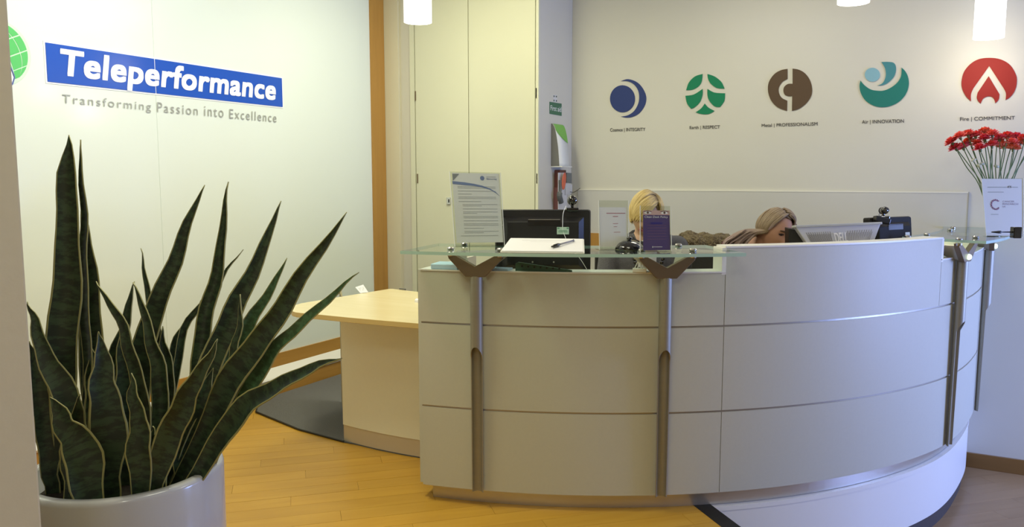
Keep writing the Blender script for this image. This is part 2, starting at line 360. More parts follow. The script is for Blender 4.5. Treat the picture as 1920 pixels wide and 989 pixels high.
# walls
wl = struct('wall_left', *box((XL - .12, YN, ZL), (XL - .02, YB + .1, ZC)), M_wall)
ORG['wall_left'] = Vector((0, 0, 0))
Ys = xp(289, 120, XL).y; Yt = xp(697, 300, XL).y; Yt2 = xp(722, 300, XL).y
obj('glass_panel', *box((XL - .02, YN, .25), (XL, Ys - .0018, ZC)), M_wallL, wl)
obj('glass_panel', *box((XL - .02, Ys + .0018, .25), (XL, Yt, ZC)), M_wallL, wl)
obj('seam_strip', *box((XL - .02, Ys - .0018, .25), (XL - .002, Ys + .0018, ZC)), mat('seam', (0.68, 0.74, 0.68), .5), wl)
struct('trim_3', *box((XL - .02, Yt, .0), (XL + .012, Yt2 - .004, ZC)), M_trim)
struct('baseboard_left', *box((XL - .01, YN, .15), (XL + .012, Yt, .256)), M_trimh)
lz = xp(636, 655, XL + .012).z; lx0, lx1 = -3.735, XL + .012
fixn(struct('trim_4', *prism([Vector((lx0, YN, .100)), Vector((lx0 + .006, YN, .112)), Vector((lx0, YN, .122)), Vector((lx1, YN, lz)), Vector((XL - .01, YN, lz)), Vector((XL - .01, YN, .100))], (0, 1, 0), Yt - YN), M_white))
struct('trim_5', *box((XL - .01, YN, .0), (-3.742, Yt, .102)), M_trimh)
struct('wall_back', *box((-2.482, YB, ZL), (XR + .1, YB + .12, ZC)), M_wall)
struct('wall_pier', *box((XL - .02, Yt2, 0), (-3.66, YB, ZC)), M_wallB)
struct('wall_pier_recess', *box((-3.66, 4.995, 0), (-3.52, YB, ZC)), mat('recess_paint', (0.60, 0.575, 0.50), .6))
struct('wall_near', *box((XL - .1, YN - .12, ZL), (XR + .1, YN, ZC)), M_wall)
pc = at(47.5, 494, 1.0)
struct('wall_pillar', *box((pc.x - .6, -.25, 0), (pc.x, pc.y, ZC)), M_pillar, bevel=.004)
struct('ceiling', *box((XL - .1, YN - .1, ZC), (XR + .1, YB + .1, ZC + .1)), M_ceil)
# right wall with the window that lets the daylight in
wr = merge(box((XR, YN, ZL), (XR + .12, 3.2, ZC)), box((XR, 5.2, ZL), (XR + .12, YB + .1, ZC)), box((XR, 3.2, ZL), (XR + .12, 5.2, .15)), box((XR, 3.2, 2.15), (XR + .12, 5.2, ZC)))
struct('wall_right', *wr, M_wall)
wf = merge(box((XR - .01, 3.2, .15), (XR + .05, 3.26, 2.15)), box((XR - .01, 5.14, .15), (XR + .05, 5.2, 2.15)), box((XR - .01, 3.2, .15), (XR + .05, 5.2, .21)), box((XR - .01, 3.2, 2.09), (XR + .05, 5.2, 2.15)), box((XR - .01, 4.17, .15), (XR + .05, 4.23, 2.15)))
struct('window_1', *wf, M_white)
struct('baseboard_back', *box((-.6, YB - .018, ZL), (XR, YB, yp(1870, 856, YB).z)), M_base)
# splashback and wooden rail on the logo wall
px0 = yp(1085, 355, YB).x; px1 = yp(1813, 400, YB).x
zt = yp(1450, 357.5, YB).z; zb = yp(1115, 437, YB).z
sp = thing('splashback_panel', 'pale grey splashback panel across the back wall behind the two women', 'wall panel', ((px0 + px1) / 2, YB - .02, zb))
obj('panel', *box((px0, YB - .012, zb), (px1, YB, zt - .008)), M_splash, sp)
obj('top_edge', *box((px0, YB - .014, zt - .008), (px1, YB, zt)), M_edge, sp)
obj('end_edge', *box((px1, YB - .013, zb), (px1 + .006, YB, zt)), mat('end_edge', (.36, .35, .29), .5), sp)
struct('trim_6', *box((-2.48, YB - .03, zb - .14), (-.2, YB, zb)), M_trim)
# ---------------------------------------------------------------- cupboard
YC = 4.975
cup = thing('storage_cupboard', 'tall cream two-door storage cupboard between the orange trim and the logo wall', 'cupboard', (-3.0, YC, 0))
xa, xm, xb = yp(778.5, 200, YC).x, yp(878.5, 200, YC).x, yp(1004, 200, YC).x
obj('carcass', *box((xa - .04, YC + .022, 0), (-2.482 - .004, YB - .002, ZC - .01)), M_gap, cup)
def door(x0, x1): return obj('door', *box((x0, YC, .06), (x1, YC + .02, ZC - .03)), M_cup, cup, bevel=.0015)
dl = door(xa + .003, xm - .003); dr = door(xm + .003, xb - .004)
obj('frame_post', *box((xa - .045, YC - .002, 0), (xa - .004, YC + .02, ZC - .01)), M_cup, cup)
obj('side_panel', *box((xb + .005, YC - .004, 0), (-2.482, YB - .002, ZC - .01)), M_side, cup)
obj('side_panel_edge', *box((xb + .004, YC - .006, 0), (-2.4815, YC + .016, ZC - .01)), M_cup, cup)
for xx, yy in ((779, 180), (783, 335), (1006, 175), (1007, 335)):
    p = yp(xx, yy, YC - .002); obj('hinge', *box((p.x - .004, YC - .006, p.z - .035), (p.x + .004, YC + .004, p.z + .035)), M_brk, dl if xx < 900 else dr)
p = yp(842, 377, YC); lk = obj('lock', *box((p.x - .016, YC - .012, p.z - .026), (p.x + .016, YC, p.z + .026)), M_steel, dl, bevel=.002)
obj('keyhole', *box((p.x + .001, YC - .014, p.z - .012), (p.x + .009, YC - .012, p.z + .012)), M_black, dl)
# ---------------------------------------------------------------- signs on the left wall
Xs = XL + .004
def ql(x0, x1, zt_, zb_, X=Xs):   # wall quad seen from +X: left = nearer (small Y)
    y0, y1 = xp(x0, 150, X).y, xp(x1, 190, X).y
    return [Vector((X, y0, zb_)), Vector((X, y1, zb_)), Vector((X, y1, zt_)), Vector((X, y0, zt_))]
zT, zBt = xp(300, 113, Xs).z, xp(300, 176, Xs).z
zT = (xp(86, 78, Xs).z + xp(528, 148, Xs).z) / 2; zBt = (xp(90, 153, Xs).z + xp(530, 201, Xs).z) / 2
yA, yB_ = xp(86.5, 110, Xs).y, xp(529, 175, Xs).y
bn = thing('company_sign', 'long blue company sign with bold white letters on the pale glass wall', 'sign', (XL, (yA + yB_) / 2, zBt))
obj('backing', *box((XL, yA - .008, zBt - .008), (XL + .003, yB_ + .008, zT + .008)), M_txtw, bn)
obj('board', *box((XL, yA, zBt), (XL + .006, Ys - .003, zT)), M_blue, bn)
obj('board', *box((XL, Ys + .003, zBt), (XL + .006, yB_, zT)), M_blue, bn)
q = [Vector((XL + .006, xp(113, 120, Xs).y, xp(233, 169.5, Xs).z)), Vector((XL + .006, xp(516.5, 180, Xs).y, xp(233, 169.5, Xs).z)), Vector((XL + .006, xp(516.5, 180, Xs).y, xp(135, 93.5, Xs).z)), Vector((XL + .006, xp(113, 120, Xs).y, xp(135, 93.5, Xs).z))]
text_on('lettering', 'Teleperformance', q, M_txtw, bn, .002, bold=0.034, shear=0.13, space=1.06)
q = [Vector((XL + .001, xp(117, 185, Xs).y, xp(283, 212, Xs).z)), Vector((XL + .001, xp(518, 220, Xs).y, xp(283, 212, Xs).z)), Vector((XL + .001, xp(518, 220, Xs).y, xp(130, 176.5, Xs).z)), Vector((XL + .001, xp(117, 185, Xs).y, xp(130, 176.5, Xs).z))]
sl = thing('slogan_lettering', 'thin grey slogan lettering just below the blue company sign', 'lettering', (XL, (q[0].y + q[1].y) / 2, q[0].z))
for s, x0, x1, yt, yb in (('Transforming', 117, 284, 176.5, 212), ('Passion', 293.5, 371, 191.5, 216.5), ('into', 382, 419, 199, 220.5), ('Excellence', 429, 518, 204.5, 229.5)):
    zb_, zt_ = xp(x1, yb, Xs).z, xp(x0, yt, Xs).z
    w_ = [Vector((XL + .001, xp(x0, 190, Xs).y, zb_)), Vector((XL + .001, xp(x1, 215, Xs).y, zb_)), Vector((XL + .001, xp(x1, 215, Xs).y, zt_)), Vector((XL + .001, xp(x0, 190, Xs).y, zt_))]
    text_on('word', s, w_, M_txtg, sl, .004, bold=0.0, shear=0.06, space=1.25)
# globe emblem, mostly behind the near pillar
gc = Vector((XL, xp(56, 112, Xs).y - .145, xp(45, 104, Xs).z + .0))
gl_ = thing('globe_emblem', 'green globe emblem at the left end of the glass wall, half hidden by the pillar', 'emblem', gc)
def gp(u, v, off=.003): return Vector((XL + off, gc.y + u, gc.z + v))
obj('halo', *prism([gp(.152 * math.cos(a * .1309), .150 * math.sin(a * .1309), .001) for a in range(48)], (1, 0, 0), .0015), mat('pale_green', (.62, .82, .60), .3), gl_)
M_green = mat('globe_green', (.10, .52, .13), .3)
for i in range(5):
    for j in range(5):
        a0, a1 = -75 + i * 30 + 1.2, -75 + (i + 1) * 30 - 1.2; b0, b1 = -75 + j * 30 + 1.2, -75 + (j + 1) * 30 - 1.2
        pts = []
        for a, b in [(a0, b0), (a1, b0)] + [(a1, b0 + (b1 - b0) * k / 4) for k in range(1, 5)] + [(a0, b1)] + [(a0, b1 - (b1 - b0) * k / 4) for k in range(1, 4)]:
            ar, br = math.radians(a), math.radians(b); u, v = .142 * math.sin(ar) * math.cos(br), .138 * math.sin(br)
            c_, s_ = math.cos(.45), math.sin(.45); pts.append(gp(u * c_ - v * s_, u * s_ + v * c_))
        obj('globe_tile', *prism(pts, (1, 0, 0), .001), M_green, gl_)
face = [(-.06, .10), (-.005, .095), (.02, .075), (.01, .055), (.035, .045), (.03, .02), (.055, .01), (.05, -.02), (.07, -.05), (.085, -.09), (.07, -.125), (.03, -.15), (-.06, -.15)]
obj('white_profile', *prism([gp(u * .75 + .004, v * .9 - .025, .0045) for u, v in face], (1, 0, 0), .001), M_txtw, gl_)
obj('blue_profile_line', *tube([gp(u * .75 + .004, v * .9 - .025, .006) for u, v in face[1:12]], .0035, 6), mat('profile_blue', (.12, .16, .42), .4), gl_)
# ---------------------------------------------------------------- emblems and captions on the logo wall
def pA(x, y): return yp(1120 + x * .22917, 100 + y * .22917, YB)
def pB(x, y): return yp(1540 + x * .19792, 80 + y * .19792, YB)
def emblem(label, shapes, fn):
    allp = [fn(*p) for s, _ in shapes for p in s]; c = sum(allp, Vector()) / len(allp); c.z = min(p.z for p in allp)
    t = thing('wall_emblem', label, 'emblem', c, 'round emblems along the back wall')
    for s, mm in shapes:
        w = [Vector((fn(*p).x, YB - .0005, fn(*p).z)) for p in s]
        fixn(obj('emblem_piece', *prism(w, (0, -1, 0), .004), mm, t))
    return t
def ell(cx, cy, rx, ry, n=36): return [(cx + rx * math.cos(2 * math.pi * k / n), cy + ry * math.sin(2 * math.pi * k / n)) for k in range(n)]
def sm(*runs):
    out = []
    for r in runs:
        out += [(v.x, v.y) for v in spline([Vector((a, b, 0)) for a, b in r], 4)][:-1]
    return out
mb = mat('emblem_navy', (.030, .050, .17), .6, spec=.2); mg = mat('emblem_green', (.010, .20, .095), .6, spec=.2); mm_ = mat('emblem_brown', (.10, .065, .038), .6, spec=.2)
ma = mat('emblem_teal', (.02, .18, .15), .6, spec=.2); mal = mat('emblem_pale_blue', (.22, .42, .50), .6, spec=.2); mam = mat('emblem_mid_teal', (.06, .23, .26), .6, spec=.2); mf = mat('emblem_red', (.29, .024, .018), .6, spec=.2)
emblem('navy disc and crescent emblem, leftmost on the back wall', [(ell(207, 373, 102, 111), mb), (sm([(195, 228), (255, 212), (330, 240), (380, 300), (401, 365), (388, 430), (345, 490), (290, 520), (240, 527), (195, 518)], [(195, 518), (250, 508), (300, 475), (333, 420), (344, 365), (335, 305), (300, 255), (250, 230), (195, 228)]), mb)], pA)
emblem('green leaf-cut disc emblem, second from the left on the back wall', [
    (sm([(862, 170), (800, 190), (750, 240), (728, 303)], [(728, 303), (780, 298), (830, 270), (855, 230), (862, 170)]), mg),
    (sm([(902, 170), (960, 190), (1015, 235), (1042, 290)], [(1042, 290), (980, 285), (930, 250), (908, 210), (902, 170)]), mg),
    (sm([(722, 348), (790, 338), (862, 292)], [(862, 292), (862, 340), (840, 400), (800, 440), (768, 455)], [(768, 455), (735, 410), (722, 348)]), mg),
    (sm([(902, 292), (960, 322), (1046, 328)], [(1046, 328), (1040, 390), (1005, 440)], [(1005, 440), (960, 435), (915, 385), (902, 340), (902, 292)]), mg),
    (sm([(880, 412), (910, 445), (960, 472)], [(960, 472), (920, 495), (880, 500), (840, 495), (806, 483)], [(806, 483), (850, 452), (880, 412)]), mg)], pA)
emblem('brown split disc emblem in the middle of the back wall row', [
    (sm([(1557, 128), (1557, 210)], [(1557, 210), (1515, 235), (1487, 280), (1487, 325), (1510, 365), (1555, 388)], [(1555, 388), (1553, 472)], [(1553, 472), (1480, 445), (1425, 390), (1398, 315), (1403, 240), (1445, 175), (1500, 140), (1557, 128)]), mm_),
    (sm([(1598, 126), (1598, 250)], [(1598, 250), (1560, 252), (1530, 275), (1523, 310), (1535, 340), (1565, 352), (1595, 350)], [(1595, 350), (1593, 472)], [(1593, 472), (1650, 455), (1710, 410), (1750, 350), (1758, 290), (1740, 220), (1700, 165), (1650, 135), (1598, 126)]), mm_)], pA)
emblem('teal crescent emblem with a pale blue ball on the back wall', [(ell(484, 305, 72, 66), mal),
    (sm([(570, 185), (630, 183), (690, 195), (708, 250), (690, 320), (640, 375), (590, 402), (535, 408)], [(535, 408), (580, 385), (605, 340), (612, 290), (600, 235), (570, 185)]), mam),
    (sm([(760, 238), (755, 320), (715, 385), (650, 432), (590, 455), (540, 457), (470, 445), (410, 405), (372, 360)], [(372, 360), (362, 410), (375, 480), (420, 550), (490, 595), (560, 612), (640, 605), (730, 565), (800, 490), (829, 400), (820, 320), (790, 265), (760, 238)]), ma)], pB)
emblem('dark red flame emblem above the coral flowers', [
    (sm([(1418, 557), (1370, 510), (1335, 440), (1328, 370), (1350, 280), (1410, 205), (1490, 158), (1590, 145), (1700, 160), (1790, 215), (1845, 310), (1850, 390), (1830, 460), (1790, 515), (1745, 545)], [(1745, 545), (1748, 480), (1725, 430)], [(1725, 430), (1590, 222)], [(1590, 222), (1440, 435)], [(1440, 435), (1418, 490), (1418, 557)]), mf),
    (sm([(1585, 318), (1480, 475)], [(1480, 475), (1472, 520), (1485, 555), (1510, 578)], [(1510, 578), (1530, 535), (1560, 515), (1590, 510), (1620, 518), (1640, 545), (1648, 575)], [(1648, 575), (1680, 540), (1688, 490)], [(1688, 490), (1585, 318)]), mf)], pB)
for s, x0, x1, yt0, yb0, yt1, yb1, lb in (
    ('Cosmos | INTEGRITY', 1144, 1210, 240.5, 249, 239.5, 247.5, 'small dark caption under the navy crescent emblem'),
    ('Earth | RESPECT', 1293, 1350, 236.5, 244, 235, 243, 'small dark caption under the green disc emblem'),
    ('Metal | PROFESSIONALISM', 1428, 1533, 232.5, 240, 229, 237.5, 'small dark caption under the brown split disc emblem'),
    ('Air | INNOVATION', 1616, 1695, 225.5, 234, 223.5, 232.5, 'small dark caption under the teal emblem'),
    ('Fire | COMMITMENT', 1800, 1903, 220, 229, 217.5, 226.5, 'small dark caption under the red flame emblem')):
    q = [yp(x0, yb0, YB - .002), yp(x1, yb1, YB - .002), yp(x1, yt1, YB - .002), yp(x0, yt0, YB - .002)]
    tag(text_on('caption_lettering', s, q, M_txtd, None, .001, bold=.014), lb, 'lettering', 'captions under the wall emblems')
# ---------------------------------------------------------------- reception desk
desk = thing('reception_desk', 'large curved pale reception desk with metal joint strips and two glass shelves', 'reception desk', pol(2.2, -45, 0))
T0, T1, T2, T3 = -79.4, -51.9, -24.6, 3.2
TT = [(T0, T1), (T1, T2), (T2, T3)]
zs = [(.072, .421), (.430, .785), (.794, None)]
for k, (a, b) in enumerate(TT):
    for z0, z1 in zs:
        if z1 and k == 2: continue
        if k == 1: b = T3 if z1 else T2
        z1 = z1 or (1.116 if k == 1 else 1.013)
        obj('front_panel', *arc(2.655, 2.68, a + .03, b - .03, z0, z1), M_desk, desk)
for z in (.421, .785): obj('joint_strip', *arc(2.64, 2.676, T0, T3, z, z + .009), M_strip, desk)
obj('plinth', *arc(2.60, 2.634, T0 + .6, T3, 0, .072), M_plinth, desk)
obj('inner_wall', *arc(2.60, 2.655, T0, T3, .06, 1.005), M_white, desk)
obj('inner_wall_upper', *arc(2.62, 2.655, T1 + .03, T2 - .03, 1.005, 1.108), M_white, desk)
obj('rim_cap', *arc(2.58, 2.683, T0, T1, 1.013, 1.019), M_white, desk)
obj('rim_cap', *arc(2.59, 2.683, T1 - .05, T2 + .05, 1.116, 1.123), M_white, desk)
obj('rim_cap', *arc(2.58, 2.683, T2, T3, 1.013, 1.019), M_white, desk)
for t in (T1, T2): obj('step_cheek', *arc(2.59, 2.68, t - .35 if t == T1 else t - .05, t + .05 if t == T1 else t + .35, 1.005, 1.116, 2), M_white, desk)
obj('end_panel', *arc(2.0, 2.655, T0 - .5, T0, .07, 1.013, 2), M_desk, desk)
obj('worktop', *arc(1.85, 2.60, T0, T3 - 4, .70, .73), M_maple, desk)
# white base that steps down to the lower floor
bs = thing('desk_base', 'curved white base step under the right part of the reception desk', 'base', pol(2.3, -25, ZL))
BT0 = -56.0
V, Fs = [], []
n = 60; rim = [pol(2.66, BT0 + (2.9 - BT0) * i / n, 0) for i in range(n + 1)]
poly = rim + [Vector((-1.59, rim[-1].y - .01, 0)), Vector((-1.59, 3.42, 0))]
fixn(obj('top', *prism([p + Vector((0, 0, -.002)) for p in poly], (0, 0, -1), .02), M_white, bs))
obj('front', *arc(2.60, 2.657, BT0 + 1, 2.9, -.285, -.022), M_white, bs)
obj('skirting', *arc(2.60, 2.64, BT0 + 1, 2.9, ZL, -.285), M_skirt, bs)
# posts with cut-away tube, brackets and clamps
def post(td):
    er = (pol(3, td, 0) - pol(2, td, 0)).normalized(); et = Vector((-er.y, er.x, 0)); c = pol(2.709, td, 0); n = 24; V, Fs = [], []
    for layer, r in ((0, .0255), (1, .0215)):
        for k in range(n):
            ph = 2 * math.pi * k / n; fr = math.cos(ph)
            zlow = .072 if fr < -.05 else .655 + .05 * fr
            d = er * math.cos(ph) + et * math.sin(ph)
            for z in (zlow, 1.0): V.append(c + d * r + Vector((0, 0, z)))
    def ix(l, k, t): return l * n * 2 + (k % n) * 2 + t
    for k in range(n):
        Fs.append((ix(0, k, 0), ix(0, k + 1, 0), ix(0, k + 1, 1), ix(0, k, 1)))
        Fs.append((ix(1, k, 1), ix(1, k + 1, 1), ix(1, k + 1, 0), ix(1, k, 0)))
        Fs.append((ix(0, k, 0), ix(1, k, 0), ix(1, k + 1, 0), ix(0, k + 1, 0)))
        Fs.append((ix(0, k, 1), ix(0, k + 1, 1), ix(1, k + 1, 1), ix(1, k, 1)))
    p = obj('support_post', V, Fs, M_pole, desk)
    # front V plate
    def L(s, z, d=0): return c + et * s + er * (.015 + d) + Vector((0, 0, z))
    vp_ = [(-.118, 1.092), (-.112, 1.072), (-.040, .998), (.040, .998), (.112, 1.072), (.118, 1.092), (.092, 1.092), (0, 1.042), (-.092, 1.092)]
    fixn(obj('bracket', *prism([L(s, z, .008) for s, z in vp_], -er, .026), M_brk, p, bevel=.002))
    for sg in (-1, 1):     # wide folded plates running back to the rear clamps
        cc = pol(2.49, td + sg * 2.5, 0); cc = Vector((cc.x, cc.y, 1.083)); f1 = L(sg * .108, 1.083, -.01); f0 = L(sg * .030, 1.004, -.01); r0 = c + et * (sg * .022) - er * .010 + Vector((0, 0, 1.004))
        quad = [f0, f1, cc, cc.lerp(r0, .35) + Vector((0, 0, -.004)), r0]; nq_ = (f1 - f0).cross(cc - f0).normalized()
        fixn(obj('bracket_plate', *merge(prism([f0, f1, cc], nq_, .004), prism([f0, cc, r0], nq_, .004)), M_plate, p))
    for pos in (L(-.105, 0), L(.105, 0), pol(2.49, td - 2.6, 0), pol(2.49, td + 2.6, 0)):
        cx_ = Vector((pos.x, pos.y, 1.082))
        obj('clamp', *lathe(cx_, [(0, 0), (.014, 0), (.015, .004), (.015, .012), (.013, .0125), (0, .0125)], 16), M_clamp, p, smooth=False)
        obj('clamp', *lathe(cx_ + Vector((0, 0, .0265)), [(.013, 0), (.015, .0015), (.015, .007), (.012, .011), (0, .011)], 16), M_clamp, p, smooth=False)
    return p
for td in (-73.9, -57.5, -20.9, -4.2): P_ = post(td)
def shelf(t0, t1, R0=2.44, R1=2.83):
    V, Fs = arc(R0, R1, t0, t1, 1.095, 1.108)
    # rounded corners: pull the end rows in a little
    fm = []
    for f in Fs:
        zz = [V[i].z for i in f]; fm.append(0 if max(zz) - min(zz) < .001 else 1)
    return fixn(obj('glass_shelf', V, Fs, M_glass, desk, mats=[M_glass, M_gedge], fm=fm))
shelf(-79.8, -51.6); shelf(-22.4, 3.0)
for td in (-20.9, -4.2):      # small emissive disc added at each right-hand bracket
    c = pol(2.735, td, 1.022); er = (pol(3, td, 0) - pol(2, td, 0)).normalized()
    o = obj('glow_disc', *lathe(c, [(0, .012), (.010, .010), (.014, .003), (.014, -.002)], 16, er), mat('disc_glow', (.8, 1, .85), .3, emit=(.75, 1, .82), es=2.2), desk); o['label'] = 'small glowing disc under the glass shelf'
# ---------------------------------------------------------------- maple side table joined to the desk's left
tb = thing('side_table', 'low maple-topped side table with cream curved front at the desk left end', 'table', (-2.5, 3.3, 0))
ztb = .745
fr = [zp(x, y, ztb) for x, y in ((550, 573), (546, 576), (545, 580), (548, 584), (555, 586), (565, 587.2), (580, 588.5), (599, 590.3), (657, 596), (720, 601.5), (787, 607), (800, 608))]
bk = [pol(1.95, -79.9, ztb)] + [zp(x, y, ztb) for x, y in ((787, 548), (737, 542.2), (733, 541.9), (728, 542.3), (622, 559.5), (585, 565.5), (565, 569))]
top = fr + bk
V, Fs = prism(top, (0, 0, -1), .025); fm = [0 if abs(sum(V[i].z for i in f) / len(f) - ztb) < .001 or abs(sum(V[i].z for i in f) / len(f) - ztb + .025) < .001 else 1 for f in Fs]
fixn(obj('tabletop', V, Fs, M_maple, tb, mats=[M_maple, M_maplee], fm=fm, bevel=.002))
obj('front_panel', *arc(2.19, 2.222, -98.4, -79.9, .095, .72), M_tbl, tb)
obj('plinth', *arc(2.19, 2.218, -98.4, -79.9, 0, .095), mat('beige_plinth', (.60, .54, .42), .35, .3), tb)
p0 = pol(2.20, -98.2, 0); xf = yp(637, 720, 3.76).x; obj('side_frame', *prism([Vector((p0.x, p0.y, .008)), Vector((xf + .03, 3.76, .008)), Vector((xf + .012, 3.76, .008)), Vector((p0.x - .012, p0.y + .02, .008))], (0, 0, 1), .71), mat('olive_edge', (.33, .27, .13), .5), tb)
dc = depth(zp(683, 550, ztb)); q = [at(675.6, 550, dc - .01), at(690.6, 548.3, dc), at(681, 534, dc + .02), at(666, 539, dc + .01)]
o = obj('card', *slab(q, .0015), M_paper); tag(o, 'small white card propped at the back of the maple table', 'card')
rects_on('print', q, [(.2, .65, .85, .69), (.2, .5, .8, .54), (.2, .35, .7, .39)], M_print, o)
p = zp(784, 566, ztb); o = obj('pad', *obox(p + Vector((0, 0, .006)), RT, _f0, Vector((0, 0, 1)), .03, .06, .012), M_paper); tag(o, 'small white pad on the maple table beside the desk end', 'pad')
p = zp(757, 544, ztb); o = obj('pen', *tube([p + Vector((-.03, .0, .005)), p + Vector((.02, -.01, .005))], .004, 8), M_txtd); tag(o, 'tiny dark pen at the back edge of the maple table', 'pen')
# ---------------------------------------------------------------- potted snake plant
pcx, pcy, pz, pr = -1.85, 1.287, .65, .244
pl = thing('potted_snake_plant', 'snake plant with yellow-edged leaves in a round white pot beside the near pillar', 'plant', (pcx, pcy, 0))
obj('pot', *lathe((pcx, pcy, 0), [(0, 0), (pr - .03, 0), (pr - .006, .01), (pr, .03), (pr, pz - .012), (pr - .003, pz - .003), (pr - .010, pz), (pr - .026, pz), (pr - .030, pz - .004), (pr - .030, pz - .09), (0, pz - .09)], 72), M_pot, pl, smooth=True)
obj('soil', *lathe((pcx, pcy, 0), [(0, pz - .06), (pr - .031, pz - .065)], 40), M_soil, pl)
PD = depth((pcx, pcy, pz))
def leaf(pts, wpx, face=0.0, fold=0.25, k=0, wave=.04, blunt=0):
    # pts: image-guided centre line with a depth offset from the pot axis, w: width in px at PD
    P = []
    for x, y, d in pts: P.append(at(x, y, PD + d))
    # first point is sunk into the pot
    b = P[0].copy(); r_ = Vector((b.x - pcx, b.y - pcy, 0))
    if r_.length > pr - .06: b = Vector((pcx, pcy, b.z)) + r_.normalized() * (pr - .06)
    b.z = pz - .075; P[0] = b
    C = spline(P, 7); n = len(C); rw = random.Random(k + 99); a1, a2 = rw.uniform(0, 6), rw.uniform(0, 6)
    for i in range(3, n - 1):
        t_ = i / n; d_ = (C[i + 1] - C[i - 1]).normalized(); s_ = d_.cross((C[i] - CAM).normalized()).normalized()
        C[i] = C[i] + s_ * (.0035 * math.sin(t_ * 15 + a1) + .002 * math.sin(t_ * 31 + a2)) * min(1, (1 - t_) * 5); V, Fs, uv = [], [], []; w = wpx * .75 / F * PD; rnd = random.Random(k)
    ph = rnd.uniform(0, 6); tot = sum((C[i + 1] - C[i]).length for i in range(n - 1)); acc = 0
    for i, p in enumerate(C):
        t = i / (n - 1)
        if i: acc += (C[i] - C[i - 1]).length
        s = acc / tot
        d = (C[min(i + 1, n - 1)] - C[max(i - 1, 0)]).normalized()
        view = (p - CAM).normalized(); side = d.cross(view).normalized(); nrm = side.cross(d).normalized()
        a = face + .35 * math.sin(s * 3 + ph) * .5
        sd = side * math.cos(a) + nrm * math.sin(a); nn = nrm * math.cos(a) - side * math.sin(a)
        prof = (.55 + .45 * smst(s / .45)) * (1 - smst((s - .42) / .58) * (.42 if blunt else .66)) * (1 - max(0, (s - (.88 if blunt else .84)) / (.12 if blunt else .16)) ** (1.4 if blunt else 1.6))
        ww = max(.0012, w * prof) * (1 + wave * math.sin(s * 17 + ph))
        for j, u in enumerate((-1, -.9, -.5, 0, .5, .9, 1)):
            V.append(p + sd * (u * ww / 2) + nn * ((1 - abs(u) ** 1.5) * fold * ww * .5 + wave * .25 * ww * math.sin(s * 14 + ph + u)))
            uv.append(((u + 1) / 2, acc * 1.0))
    for i in range(n - 1):
        for j in range(6): a_ = i * 7 + j; Fs.append((a_, a_ + 1, a_ + 8, a_ + 7))
    o = obj('leaf', V, Fs, M_leaf2 if k in (14, 12) else M_leaf, pl, smooth=True, uv=uv)
    so = o.modifiers.new('thick', 'SOLIDIFY'); so.thickness = .0035; so.offset = 0
    return o
